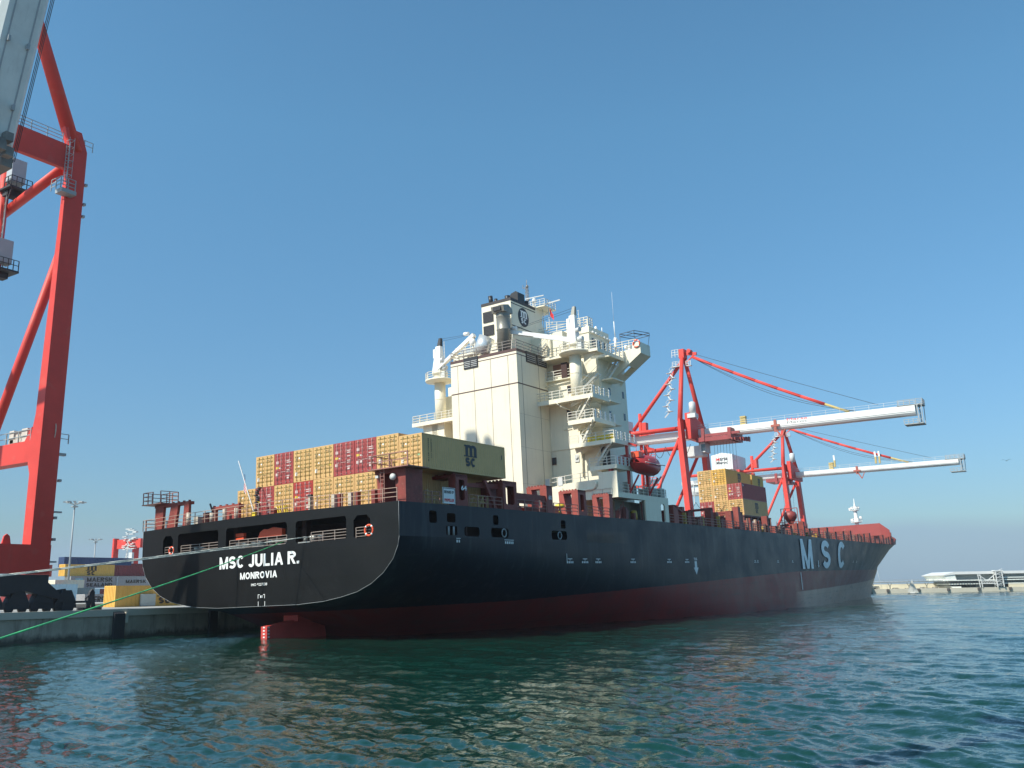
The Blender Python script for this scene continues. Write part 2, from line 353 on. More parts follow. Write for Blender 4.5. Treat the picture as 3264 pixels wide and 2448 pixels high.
# ------------------------------------------------------------------ setting: water, quay ground
import numpy as np
def make_water():
    """real wave surface, finer near the jetty the picture was taken from"""
    rs = [3.0]
    while rs[-1] < 905: rs.append(rs[-1]*1.0050+0.01)
    rs = np.array(rs); th = np.linspace(R(57.5), R(185), 900)
    RR, TT = np.meshgrid(rs, th, indexing='ij')
    X_ = RR*np.cos(TT); Y_ = RR*np.sin(TT)
    dr = np.gradient(rs)[:, None]*1.2+0.0018*RR
    rg = np.random.default_rng(19); Zs = np.zeros_like(X_)
    lam = np.concatenate([np.geomspace(0.26, 3.2, 80), np.geomspace(3.4, 15, 16)])
    for i_, L_ in enumerate(lam):
        a_ = R(62)+rg.normal(0, .55); k_ = 2*PI/L_; ph = rg.uniform(0, 2*PI)
        sl = .030 if L_ < .85 else .0135 if L_ < 3.3 else .008
        fade = np.clip((L_/dr-1.1)/1.6, 0, 1)
        w_ = np.sin(k_*(X_*math.cos(a_)+Y_*math.sin(a_))+ph)
        Zs += fade*(sl*L_/(2*PI))*1.414*(w_+.22*(w_*w_-.5))
    # gusty patches
    pa = 1+.35*np.sin(X_*.05+1.3)*np.sin(Y_*.043+X_*.02)
    Zs *= pa
    Zs[RR > 860] *= 0
    nr, nt_ = X_.shape
    co = np.stack([X_, Y_, Zs], -1).reshape(-1, 3).astype(np.float32)
    idx = np.arange(nr*nt_).reshape(nr, nt_)
    q = np.stack([idx[:-1, :-1], idx[1:, :-1], idx[1:, 1:], idx[:-1, 1:]], -1).reshape(-1, 4).astype(np.int32)
    me = bpy.data.meshes.new('water'); me.vertices.add(len(co)); me.vertices.foreach_set('co', co.ravel())
    me.loops.add(q.size); me.loops.foreach_set('vertex_index', q.ravel()); me.polygons.add(len(q))
    me.polygons.foreach_set('loop_start', np.arange(0, q.size, 4, dtype=np.int32)); me.polygons.foreach_set('use_smooth', np.ones(len(q), bool))
    me.update(calc_edges=True); me.materials.append(waterm)
    o = bpy.data.objects.new('water', me); COL.objects.link(o); return o
tag(make_water(), kind='structure')

GLY = {'M': .92, 'S': .72, 'C': .78, 'J': .6, 'U': .76, 'L': .62, 'I': .28, 'A': .84, 'R': .78, '.': .26, 'O': .86, 'N': .78, 'V': .82, 'E': .68, 'K': .8, 'D': .78, 'T': .68, 'G': .82, 'B': .76, 'W': 1.1, 'F': .62, 'P': .72, ' ': .24, 'm': 1.15}
def glyph_text(name, body, o, right, up, w, h, m, parent, depth=0.02, t=.2, gap=.1):
    """bold sans lettering drawn as strokes"""
    tot = sum(GLY[c] for c in body)+gap*(len(body)-1); o = Vector(o); r_ = Vector(right).normalized(); u_ = Vector(up).normalized(); nn = r_.cross(u_)
    d = MB(); kx = w/tot; cnt = [0]; x = 0
    def put(poly):
        dz = depth+.0016*(cnt[0] % 5); cnt[0] += 1
        d.add([o+r_*(px*kx)+u_*(py*h)+nn*dz for px, py in poly], [tuple(range(len(poly)))])
    def sl(x0, y0, x1, y1, a): put([(x0-a,y0),(x0+a,y0),(x1+a,y1),(x1-a,y1)])
    def ln(pts):
        pts = [Vector((p[0], p[1])) for p in pts]; L1 = []; L2 = []
        for i, p in enumerate(pts):
            a = (pts[i]-pts[i-1]).normalized() if i else (pts[1]-pts[0]).normalized()
            b_ = (pts[i+1]-pts[i]).normalized() if i < len(pts)-1 else a
            n1 = Vector((-a.y,a.x)); n2 = Vector((-b_.y,b_.x)); mm = (n1+n2).normalized(); q = t/2/max(.4, mm.dot(n1)); L1.append(p+mm*q); L2.append(p-mm*q)
        dz = depth+.0016*(cnt[0] % 5); cnt[0] += 1; k = len(pts)
        d.add([o+r_*(p.x*kx)+u_*(p.y*h)+nn*dz for p in L1+L2], [(i,k+i,k+i+1,i+1) for i in range(k-1)])
    def arc(cx, cy, rx, ry, a0, a1, k=14): return [(cx+rx*math.cos(R(a0+(a1-a0)*i/k)), cy+ry*math.sin(R(a0+(a1-a0)*i/k))) for i in range(k+1)]
    for c in body:
        W_ = GLY[c]; X0 = x; h2 = t/2; rx = (W_-t)/2
        def box(a, b_, c_, e_): put([(X0+a,c_),(X0+b_,c_),(X0+b_,e_),(X0+a,e_)])
        if c in 'LEFBDPRKN': box(0, t, 0, 1)
        if c == 'L': box(0, W_, 0, t*.9)
        if c in 'EF': box(0, W_, 1-t*.9, 1); box(0, W_*.9, .5-t*.42, .5+t*.42)
        if c == 'E': box(0, W_, 0, t*.9)
        if c == 'I': box(W_/2-h2, W_/2+h2, 0, 1)
        if c == '.': box(0, t*1.05, 0, t*.95)
        if c == 'T': box(0, W_, 1-t*.9, 1); box(W_/2-h2, W_/2+h2, 0, 1)
        if c == 'M': box(0, t*.95, 0, 1); box(W_-t*.95, W_, 0, 1); sl(X0+W_/2, 0, X0+t*.5, 1, t*.45); sl(X0+W_/2, 0, X0+W_-t*.5, 1, t*.45)
        if c == 'N': box(W_-t, W_, 0, 1); sl(X0+W_-h2, 0, X0+h2, 1, t*.55)
        if c == 'A': sl(X0+h2, 0, X0+W_/2, 1, h2); sl(X0+W_-h2, 0, X0+W_/2, 1, h2); box(W_*.25, W_*.75, .22, .22+t*.85)
        if c == 'V': sl(X0+W_/2, 0, X0+h2, 1, h2); sl(X0+W_/2, 0, X0+W_-h2, 1, h2)
        if c == 'W':
            for a, b_ in ((.25,.08),(.25,.5),(.75,.5),(.75,.92)): sl(X0+W_*a, 0, X0+W_*b_, 1, t*.42)
        if c == 'K': sl(X0+t*.8, .42, X0+W_-t*.6, 1, t*.6); sl(X0+W_-t*.6, 0, X0+W_*.42, .62, t*.6)
        if c == 'S': cy = (1-t)/4; ln(arc(X0+W_/2, .5+cy, rx, cy, 22, 270)+arc(X0+W_/2, .5-cy, rx, cy, 90, -158)[1:])
        if c == 'C': ln(arc(X0+W_/2, .5, rx, .5-h2, 42, 318, 20))
        if c == 'G': ln(arc(X0+W_/2, .5, rx, .5-h2, 42, 330, 20)); box(W_*.5, W_, .35, .35+t*.8); box(W_-t*.8, W_, .1, .4)
        if c == 'O': ln(arc(X0+W_/2, .5, rx, .5-h2, 0, 360, 24))
        if c == 'U': ln([(X0+h2, 1)]+arc(X0+W_/2, rx+h2, rx, rx, 180, 360)+[(X0+W_-h2, 1)])
        if c == 'J': ln([(X0+W_-h2, 1)]+arc(X0+W_/2, rx+h2, rx, rx, 0, -165))
        if c in 'RPB': ln([(X0+h2, 1-h2), (X0+W_*.5, 1-h2)]+arc(X0+W_*.5, .725, W_*.5-h2, .275-h2, 88, -88)+[(X0+h2, .45+h2)])
        if c == 'B': ln([(X0+h2, .5), (X0+W_*.52, .5)]+arc(X0+W_*.52, .25+h2*.5, W_*.48-h2, .25-h2*.5, 88, -88)+[(X0+h2, h2)])
        if c == 'R': sl(X0+W_-t*.55, 0, X0+W_*.48, .48, t*.55)
        if c == 'D': ln([(X0+h2, 1-h2), (X0+W_*.45, 1-h2)]+arc(X0+W_*.45, .5, W_*.55-h2, .5-h2, 88, -88)+[(X0+h2, h2)])
        if c == 'm':
            box(.1, .1+t, 0, 1); 
            for a in (.1, .55): ln(arc(X0+a+.22+h2, .68, .225, .22, 180, 0)+[(X0+a+.445+h2, 0)])
            box(-.02, .1, .85, 1)
        x += W_+gap
    return d.build(name, m, parent, recalc=False)

# ================================================================== SHIP
# ship frame: x starboard, y forward from the transom, z up (0 = water at the stern); slight trim and list
SM = Matrix(((0.99967503, 0, -0.02549171, -62.6006), (-0.00038221, 0.99988759, -0.01498857, 54.81427), (0.02548885, 0.01499344, 0.99956266, -0.0559), (0, 0, 0, 1)))
ship = empty('container_ship', mw=SM, label='large black container ship with cream deckhouse moored stern on to the viewer', cat='ship')
def on_ship(x, y, z): return SM @ Matrix.Translation((x, y, z))

ZD = [(0,10.40),(20,10.45),(50,10.52),(80,10.37),(110,10.11),(140,9.93),(165,9.88),(180,9.97),(200,10.21),(215,10.56),(226,10.93),(240,11.9)]
def itp(tab, y):
    for (a, u), (b_, v) in zip(tab, tab[1:]):
        if y <= b_: return u+(v-u)*max(0, (y-a))/(b_-a)
    return tab[-1][1]
HB = [(0,16.15),(150,16.15),(160,16.0),(180,15.0),(200,13.0),(215,10.8),(226,8.0),(235,4.9),(247,0.25)]
ST = {   # half sections keel -> z 7.7
 0: [(0,2.76),(5,2.84),(8,3.0),(10,3.28),(11.7,3.62),(13.2,4.2),(14.5,5.0),(15.5,6.0),(16.0,7.0),(16.15,7.7)],
 4: [(0,1.9),(5,2.0),(8.2,2.3),(10.4,2.8),(12.0,3.3),(13.5,4.0),(14.7,4.9),(15.6,5.9),(16.05,6.9),(16.15,7.7)],
 8: [(0,0.8),(3,0.5),(6,0.15),(8.8,1.1),(11,2.1),(13,3.2),(14.6,4.5),(15.6,5.7),(16.08,6.8),(16.15,7.7)],
 10: [(0,-3),(2,-1.5),(7.0,-.30),(9.4,.7),(11.4,1.8),(13.2,3.0),(14.7,4.4),(15.7,5.6),(16.1,6.8),(16.15,7.7)],
 14: [(0,-6),(2.5,-4),(5.5,-2),(8.7,-.40),(11.2,1.1),(13.3,2.7),(14.8,4.2),(15.8,5.5),(16.12,6.8),(16.15,7.7)],
 27: [(0,-7),(4,-5),(7.5,-2.6),(10.8,-.63),(13.0,0.9),(14.6,2.4),(15.6,3.9),(16.05,5.3),(16.15,6.6),(16.15,7.7)],
 40: [(0,-7),(6,-5.4),(9.6,-3),(12.6,-.85),(14.3,.8),(15.4,2.4),(15.95,3.9),(16.13,5.3),(16.15,6.6),(16.15,7.7)],
 52: [(0,-7),(9,-6),(13,-3.8),(15.2,-1.1),(15.8,.6),(16.05,2.4),(16.15,3.9),(16.15,5.3),(16.15,6.6),(16.15,7.7)],
 72: [(0,-8),(13,-8),(15.6,-5),(16.1,-2),(16.15,.2),(16.15,2.4),(16.15,3.9),(16.15,5.3),(16.15,6.6),(16.15,7.7)],
 104: [(0,-8),(13,-8),(15.6,-5),(16.0,-1.9),(16.15,.2),(16.15,2.4),(16.15,3.9),(16.15,5.3),(16.15,6.6),(16.15,7.7)],
 120: [(0,-8),(11,-8),(14.3,-5),(15.0,-2.1),(15.4,.2),(15.7,2.2),(15.9,3.9),(16.05,5.3),(16.13,6.6),(16.15,7.7)],
 140: [(0,-8),(8,-8),(11.2,-5),(12.4,-2.3),(13.4,.2),(14.3,2.2),(15.0,3.9),(15.5,5.3),(15.8,6.6),(15.95,7.7)],
 163: [(0,-8),(5,-8),(8.3,-5),(9.6,-2.6),(10.7,0),(11.9,2.2),(12.9,3.9),(13.7,5.3),(14.4,6.6),(14.9,7.7)],
 183: [(0,-8),(3,-8),(5.9,-5),(7.2,-2.9),(8.2,0),(9.4,2.2),(10.4,3.9),(11.4,5.3),(12.3,6.6),(13.0,7.7)],
 205: [(0,-8),(1,-8),(2.8,-5),(3.8,-3.1),(4.6,0),(5.7,2.2),(6.7,3.9),(7.8,5.3),(8.9,6.6),(9.8,7.7)],
 220: [(0,-8),(.3,-8),(.8,-5),(1.3,-3.3),(1.8,0),(2.5,2.2),(3.3,3.9),(4.2,5.3),(5.1,6.6),(5.9,7.7)],
}
def STEM(z): return 223.5 if z < -3.3 else 223.5+(z+3.3)*2.05 if z < 4 else 238.5+(z-4)*1.1
hull = MB()
ys = sorted(ST)
def sec_pts(y, side):
    return [(side*x, y, z) for x, z in ST[y]]
for side in (1, -1):
    grid = [sec_pts(y, side) for y in ys]
    stem = []
    for (x, z) in ST[220]:
        stem.append((0.0, STEM(z), z))
    grid.append(stem)
    K = len(grid[0]); vs = [p for row in grid for p in row]
    fs = [(i*K+j, i*K+j+1, (i+1)*K+j+1, (i+1)*K+j) for i in range(len(grid)-1) for j in range(K-1)]
    hull.add(vs, fs, 0, True)
    # upper strake forward of the mooring deck
    yy = [30, 40, 52, 72, 90, 104, 120, 140, 163, 183, 205, 220, STEM(7.7)]
    up = []
    for y in yy:
        if y > 221: base = (0, STEM(7.7), 7.7)
        else:
            a = max(q for q in ys if q <= y); bb = min([q for q in ys if q >= y] or [220])
            f_ = 0 if a == bb else (y-a)/(bb-a)
            base = (side*(ST[a][-1][0]*(1-f_)+ST[bb][-1][0]*f_), y, 7.7)
        yt = y
        ytop = y if y < 221 else 247
        top = (side*itp(HB, ytop), ytop, itp(ZD, ytop))
        mid = ((base[0]*.55+top[0]*.45), base[1]*.5+top[1]*.5, base[2]*.5+top[2]*.5)
        up += [base, mid, top]
    fs = [(3*i+j, 3*i+j+1, 3*i+3+j+1, 3*i+3+j) for i in range(len(yy)-1) for j in range(2)]
    hull.add(up, fs, 0, True)
# stern side plates with the mooring deck openings
holes_side = [rrect(3.75,4.75,8.83,9.82,.2), rrect(6.1,7.3,8.95,9.72,.2), rrect(5.95,7.5,7.88,8.66,.15), rrect(8.5,10.7,7.85,8.66,.25),
              rrect(12.85,13.75,8.97,9.80,.2), rrect(12.5,15.3,7.85,8.68,.25), rrect(24.8,25.75,8.97,9.80,.2), rrect(22.9,25.9,7.85,8.72,.25)]
side_poly = [(0,7.7),(30,7.7),(30,10.47),(20,10.45),(0,10.40)]
hull.prism('x', side_poly, 16.15, 16.09, 0, holes_side)
hull.prism('x', side_poly, -16.15, -16.09, 0)
# transom
tr = [(x, z) for x, z in ST[0][1:]]
outl = [(-x, z) for x, z in tr[::-1]]+[(x, z) for x, z in tr]
outl = [(-16.15,10.40),] + outl + [(16.15,10.40),(10,10.5),(3,10.6),(-3,10.6),(-10,10.5)]
def cham(x0,x1,z0,z1,c): return [(x1,z1-c),(x1-c,z1),(x0+c,z1),(x0,z1-c),(x0,z0+c*.4),(x0+c*.4,z0),(x1-c*.4,z0),(x1,z0+c*.4)]
T_OPEN = [cham(-13.05,-11.6,7.98,9.70,.35), rrect(-10.85,-5.15,8.0,9.76,.28), rrect(-4.1,3.7,7.9,9.76,.28), rrect(4.75,10.55,7.85,9.70,.28), cham(11.35,13.15,7.82,9.62,.38)]
hull.prism('y', outl, 0.0, 0.06, 0, T_OPEN)
hull_o = hull.build('hull', hullm, ship)
e = MB()
pts = [(x, -0.02, z) for x, z in outl[:len(outl)-4]]
e.path(pts, 0.014, 5)
e.build('transom_edge', grey, ship)  # pale tube paints in the glint along the weld bead

# decks
d = MB()
yy = [0.06, 20, 50, 80, 110, 140, 165, 180, 200, 215, 226, 235, 246]
vs = []
for y in yy: vs += [(-itp(HB, y)+.05, y, itp(ZD, y)-.06), (itp(HB, y)-.05, y, itp(ZD, y)-.06)]
d.add(vs, [(2*i, 2*i+1, 2*i+3, 2*i+2) for i in range(len(yy)-1)])
d.build('main_deck', deckred, ship)
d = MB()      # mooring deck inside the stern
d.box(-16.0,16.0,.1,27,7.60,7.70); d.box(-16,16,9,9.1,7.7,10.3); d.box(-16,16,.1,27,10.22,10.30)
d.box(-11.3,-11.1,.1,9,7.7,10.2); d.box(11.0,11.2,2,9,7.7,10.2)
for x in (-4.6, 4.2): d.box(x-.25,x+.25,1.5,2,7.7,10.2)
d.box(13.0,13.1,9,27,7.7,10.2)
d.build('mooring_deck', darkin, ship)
d = MB()
for x in (-9.0,-3.2,-1.2,1.0,2.9,5.2,6.2):
    d.lathe((x,.75,7.7), [(.22,0),(.22,.55),(.30,.6),(.30,.7)], 10); d.lathe((x+.75,.75,7.7), [(.22,0),(.22,.55),(.30,.6),(.30,.7)], 10)
for x in (-7.2,-2.4,0,2.2,5.6): d.box(x-.7,x+.7,.12,.4,7.7,7.95)
d.build('bollards', galv, ship)
d = MB()
for x0, x1 in ((-13,-11.6),(-10.6,-5.3),(-3.8,3.5),(6.4,10.45),(11.45,13.1)): d.rail([(x0,.2,7.72),(x1,.2,7.72)], .95, 4, 1.2, .022)
d.build('opening_rail', mat('opening_rail_paint', (.30,.24,.21), .6), ship)
d = MB(); d.box(-3.75,-2.7,.8,1.1,9.0,9.3); d.box(-3.75,-2.7,.8,1.1,8.75,8.93); d.prism('y', [(-.9,8.75),(2.1,8.75),(2.1,9.35),(1.0,9.55),(.3,9.4),(-.2,9.45),(-.7,9.2)], .9, 1.3)
d.build('mooring_winch', orange, ship)
d = MB()      # fairleads in the starboard openings
for y, z in ((14.6,8.27),(24.5,8.27)):
    for k in range(12):
        a, c = R(30*k), R(30*k+30); d.tube((16.12,y+.36*math.cos(a),z+.36*math.sin(a)), (16.12,y+.36*math.cos(c),z+.36*math.sin(c)), .06, nn=6)
for y in (6.35, 7.05): d.tube((16.1,y,7.9),(16.1,y,8.62),.09)
d.build('fairlead', grey, ship)
# transom lettering
X, Z, mX = (1,0,0), (0,0,1), (-1,0,0)
def ttext(nm, body, x, z, w, h, m=lettering, bold=.02): return glyph_text(nm, body, (x, 0, z), X, Z, w, h, m, hull_o, .014, .215) if bold > .012 else text(nm, body, (x, -0.0, z), X, Z, w, h, m, hull_o, .012, bold)
ttext('ship_name', 'MSC JULIA R.', -4.86, 6.20, 10.1, 1.06, bold=.018)
ttext('home_port', 'MONROVIA', -2.1, 5.19, 4.65, .58, bold=.014)
ttext('hull_number', 'IMO 9227338', -.66, 4.57, 2.0, .22, bold=.01)
d = MB()
for x0 in (0.21, 1.02): d.box(x0,x0+.05,-.012,0,3.5,3.84)
d.box(.21,.42,-.013,0,3.79,3.84); d.box(.86,1.07,-.013,0,3.79,3.84)
for x0 in (0.24, 1.05): d.box(x0,x0+.05,-.012,0,2.86,3.25)
for x0 in (.5, .68): d.box(x0,x0+.1,-.012,0,3.55,3.75)
d.build('draught_mark', lettering, hull_o)
# side lettering and marks
def hull_x(y, z):
    ks = sorted(ST); a = max(q for q in ks if q <= y); bb = min(q for q in ks if q >= y)
    def at(k):
        tb = ST[k]
        for (x0, z0), (x1, z1) in zip(tb, tb[1:]):
            if z <= z1 and z >= z0: return x0+(x1-x0)*(z-z0)/max(1e-6, z1-z0)
        return tb[-1][0]+(itp(HB, k)-tb[-1][0])*max(0, min(1, (z-7.7)/(itp(ZD, k)-7.7)))
    return at(a) if a == bb else at(a)+(at(bb)-at(a))*(y-a)/(bb-a)
def hug(o, lift=.14):
    for v in o.data.vertices:
        if v.co.y > 100: v.co.x = hull_x(v.co.y, v.co.z)+lift+(v.co.x-16.17)*.3
    return o
Y = (0,1,0)
def stext(nm, body, y, z, w, h, m=lettering, bold=.02, x=16.165): return text(nm, body, (x, y, z), Y, Z, w, h, m, hull_o, .01, bold)
for ch, y, w_ in (('M',106.0,6.9),('S',119.0,6.0),('C',131.0,6.1)):
    hug(glyph_text('side_letter', ch, (16.17, y, 4.45), Y, Z, w_, 5.15, letterfade, hull_o, .0, .21))
d = MB()
def mark(y, z, w, h): d.box(16.15,16.172,y-w/2,y+w/2,z,z+h)
for y in (26.2, 29.3, 32.2, 40.5, 50.5, 56):
    mark(y,5.95,.9,.07); mark(y,5.82,.09,.2)
    for k in range(4): mark(y-.55+.36*k,5.55,.2,.2)
mark(25.6,5.75,.07,.75)
for y, z in ((7.6,7.62),(15.3,7.62)):
    mark(y,z,.55 if y < 9 else 1.5,.05)
    for k in range(2 if y < 9 else 5): mark(y-.2+.3*k if y < 9 else y-.6+.3*k,z-.32,.16,.22)
d.box(16.15,16.172,58.45,59.15,4.95,5.75); d.prism('x', [(58.05,4.95),(58.8,4.05),(59.55,4.95)], 16.15, 16.172)
d.prism('x', [(115.6,5.0),(116.2,4.6),(116.8,5.0)], 16.2, 16.222); d.box(16.2,16.222,116.0,116.4,5.0,5.9)
d.box(16.12,16.175,104.3,104.65,1.0,3.9)
for y in (82,83.2,93,100.5,146,150): mark(y,5.7,.35,.22); mark(y,5.55,.9,.07)
hug(d.build('hull_marking', lettering, hull_o), .12)
glyph_text('tug_mark', 'TUG', (16.16,58.3,5.85), Y, Z, 1.0, .35, lettering, hull_o, .012, .22)
# rudder and horn
d = MB()
d.prism('x', [(0.9,-3.5),(0.9,1.12),(3.9,1.5),(7.6,1.45),(7.9,0.4),(8.3,-3.5)], -.38, .38)
d.prism('x', [(3.95,1.4),(4.0,2.9),(8.3,2.7),(8.3,0.5),(7.6,1.3)], -.9, .9)
ro = d.build('rudder', mat('rudder_red', (0.55, 0.06, 0.05), .55, var=.2), ship)
d = MB()
for k in range(5): d.box(-.1,.12,.88,.902,-.1+.27*k,.02+.27*k)
for k in range(5): d.box(.38,.392,.98,1.18,-.1+.27*k,.02+.27*k)
d.build('draught_figure', lettering, ro)
# ---------------- stern deck structures
def tower(name, x0, x1, y0, y1, z0, z1, legs, m=deckred, parent=ship, top=.28):
    """lashing tower seen from astern: legs = list of (xb0,xb1,xt0,xt1) in the xz plane"""
    d = MB(); d.box(x0,x1,y0,y1,z1-top,z1)
    for xb0, xb1, xt0, xt1 in legs: d.prism('y', [(xb0,z0),(xb1,z0),(xt1,z1-top),(xt0,z1-top)], y0+.02, min(y1-.02, y0+.3) if x0 < 0 else y1-.02)
    k = int((x1-x0)/.8)
    for i in range(k+1): d.box(x0+.1+i*(x1-x0-.3)/max(k,1),x0+.25+i*(x1-x0-.3)/max(k,1),y0+.1,y0+.3,z1,z1+.13)
    return d.build(name, m, parent)
lt = tower('lashing_tower', -16.1,-10.9,1.1,1.75,10.4,12.95, [(-16.05,-14.9,-16.0,-14.7),(-14.2,-12.9,-13.6,-12.5),(-11.8,-10.9,-11.6,-10.9)])
d = MB(); d.box(-17.2,-14.2,.4,2.6,12.98,13.06); d.rail([(-14.4,.5,13.06),(-14.4,2.5,13.06),(-17.1,2.5,13.06),(-17.1,.5,13.06),(-15.6,.5,13.06)],1.15,3,1.0,.03); d.build('platform', railr, lt)
lt = tower('lashing_tower', -7.7,-3.9,1.2,1.8,10.45,12.05, [(-7.7,-7.1,-7.7,-7.1),(-5.9,-4.9,-5.6,-4.9),(-4.9,-3.9,-4.9,-3.9)], deckred2)
lt = tower('lashing_tower', 12.9,16.14,.9,3.05,10.4,13.1, [(13.2,13.7,13.1,13.7),(15.3,16.12,14.9,16.12)])
d = MB(); d.box(12.7,16.9,.3,3.0,13.12,13.2)
d.rail([(13.0,2.9,13.2),(13.0,.4,13.2),(16.8,.4,13.2)],1.1,2,1.6,.035); d.build('platform', railr, lt)
d = MB()
d.bar((13.75,.62,10.5),(13.75,.62,13.1),.06); d.bar((14.15,.62,10.5),(14.15,.62,13.1),.06)
for k in range(8): d.bar((13.75,.62,10.8+.3*k),(14.15,.62,10.8+.3*k),.04)
d.build('ladder', railr, lt)
d = MB(); d.lathe((15.0,.8,12.45), [(.05,-.1),(.27,0),(.27,.2),(.05,.3)], 12, axis=(0,-1,0)); d.box(13.2,13.5,.6,.8,12.5,12.7); d.build('floodlight', lgrey, lt)
# stern handrail with stanchions, vents and boxes
d = MB(); d.rail([(-16.6,.25,10.42),(-16.0,.1,10.42),(-10,.1,10.53),(-3,.1,10.62),(3,.1,10.62),(10,.1,10.52),(15.9,.1,10.42)], 1.05, 3, 1.5, .022); d.rail([(-16.05,.2,10.42),(-16.05,6,10.42)],1.05,3,1.2,.03)
d.build('stern_handrail', mat('stern_rail', (0.42,0.28,0.22), .6, var=.3), ship)
d = MB()
for x, h in ((-10.35,1.25),(-5.2,1.15),(-3.6,1.1),(-7.0,.95)): d.tube((x,.7,10.5),(x,.7,10.5+h),.19)
for x in (5.3,8.0,9.9): d.box(x,x+.35,.9,1.2,10.5,11.7)
d.box(-9.7,-9.1,.8,1.4,10.5,11.3); d.build('deck_vent', mat('vent_beige', (.50,.44,.36), .6, var=.25), ship)
d = MB()
for x in (8.3,10.3,12.2): d.box(x,x+.4,1.2,1.6,10.5,11.75)
d.box(-8.6,-7.9,1.0,1.5,10.5,11.6); d.box(.6,1.2,.8,1.2,10.5,11.2)
d.build('deck_box', deckred, ship)
d = MB(); d.bar((-7.6,1.2,10.5),(-7.6,1.2,11.9),.08); d.bar((-7.9,1.2,12.4),(-7.6,1.2,11.8),.12); d.bar((-8.1,1.2,11.5),(-7.1,1.2,11.5),.06)
d.bar((5.9,.6,10.5),(5.9,.6,11.75),.07); d.box(5.7,6.1,.45,.7,11.65,11.9); d.build('searchlight', dgrey, ship)
d = MB()
for k in range(5): d.bar((2.1+.28*k-.15,.5,11.25),(2.1+.28*k,.5,10.65),.1)
d.box(-1.3,-.9,.5,.7,10.55,11.0); d.build('cable_reel', yellowp, ship)
# ---------------- starboard lashing frames
FR = [(7.5,9.2,11.0,13.1,'64'),(14.7,17.0,13.6,13.05,None),(22.4,23.5,13.8,13.1,'60'),(28.7,30.4,13.8,13.1,None),(35.7,36.5,14.0,13.1,None)]
for y0, y1, xi, zt, num in FR:
    d = MB(); b0 = len(d.v)
    hole = [rrect(y0+.45,y1-.45,10.9,zt-.45,.2)] if y1-y0 > 1.5 else ()
    d.prism('x', [(y0,10.3),(y1,10.3),(y1,zt),(y0,zt)], 16.14, 16.0, 0, hole)
    d.prism('x', [(y0,10.3),(y1,10.3),(y1,zt),(y0,zt)], 15.35, 15.45, 0, hole)
    d.box(15.45,16.0,y0,y0+.08,10.3,zt); d.box(15.45,16.0,y1-.08,y1,10.3,zt)
    d.box(xi,16.14,y0-.01,y1-.01,zt-.25,zt+.02)
    d.prism('y', [(xi+.1,10.3),(xi+1.0,10.3),(xi+.55,zt-.25),(xi,zt-.25)], y0, y1-.05)
    for k in range(6): d.box(xi+.1+k*(15.6-xi)/5,xi+.28+k*(15.6-xi)/5,y0+.1,y0+.25,zt+.02,zt+.14)
    fo = d.build('lashing_frame', deckred2 if y0 > 20 else deckred, ship)
    if num: text('frame_number', num, (16.145, (y0+y1)/2-.1 if num == '64' else y0+.3, 11.75), Y, Z, .8 if num == '64' else .62, .42, lettering, fo, .01, .03)
d = MB()      # bridge between frames aft of the casing
d.prism('x', [(9.2,12.5),(11,12.6),(14.7,12.8),(14.7,12.3),(9.2,12.2)], 15.4, 15.6)
d.prism('x', [(17,10.3),(22.4,10.3),(22.4,12.1),(17,12.1)], 15.9, 15.98, 0, [rrect(17.6,19.9,10.9,11.15,.05), rrect(17.9,18.5,10.35,10.8,.05), rrect(20.3,21.7,10.9,11.6,.2)])
d.bar((11.9,12.9,12.95),(14.2,14.6,13.05),.25,.12)
d.prism('x', [(12.0,12.9),(12.35,12.9),(14.0,10.4),(13.6,10.4)], 15.7, 15.95)
d.build('lashing_bridge', deckred, ship)
d = MB(); d.bar((16.1,7.9,10.4),(16.1,7.9,10.4),.05) if False else None
d.rail([(16.1,9.4,10.45),(16.1,14.5,10.47)],1.0,3,1.2,.025); d.rail([(16.1,23.7,10.47),(16.1,28.5,10.5)],1.0,3,1.2,.03); d.rail([(16.1,30.5,10.5),(16.1,35.6,10.5)],1.0,3,1.2,.03); d.rail([(16.1,17,10.46),(16.1,22.3,10.47)],1.0,3,1.3,.025); d.rail([(16.1,3.2,10.4),(16.1,7.4,10.43)],1.0,3,1.2,.025)
d.build('side_handrail', railr, ship)
d = MB()
for y in (24.3,24.9): pass
d.box(14.8,15.7,24.0,25.3,10.4,11.25); d.build('rescue_boat_cradle', orange, ship)
d = MB(); d.lathe((15.5,25.9,11.1), [(.25,0),(.52,.1),(.52,.25),(.4,.4),(.15,.45)], 14); d.tube((15.5,25.9,10.4),(15.5,25.9,11.1),.12); d.build('mooring_reel', yellowp, ship)
for i, (y, x) in enumerate(((11.5,14.9),(12.3,14.9))):
    pass
d = MB()
for y in (10.2,10.9,11.6): d.bar((15.6,y,10.45),(15.6,y+.55,11.4),.06)
d.rail([(15.4,11.7,10.45),(15.4,13.2,10.45)],1.1,2,.6,.05); d.bar((15.9,3.9,10.4),(15.9,3.9,11.6),.1); d.bar((16.0,4.6,10.4),(16.0,4.6,10.9),.1)
d.build('lashing_rod', mat('brass', (.5,.36,.16), .5), ship)
# deckhouse-side hatch covers under the aft stack and in the empty bay
d = MB(); d.box(-15.0,13.7,3.0,15.6,10.42,10.66); d.box(-14.5,14.0,17.8,30.2,10.42,11.1); d.build('hatch_cover', deckred, ship)

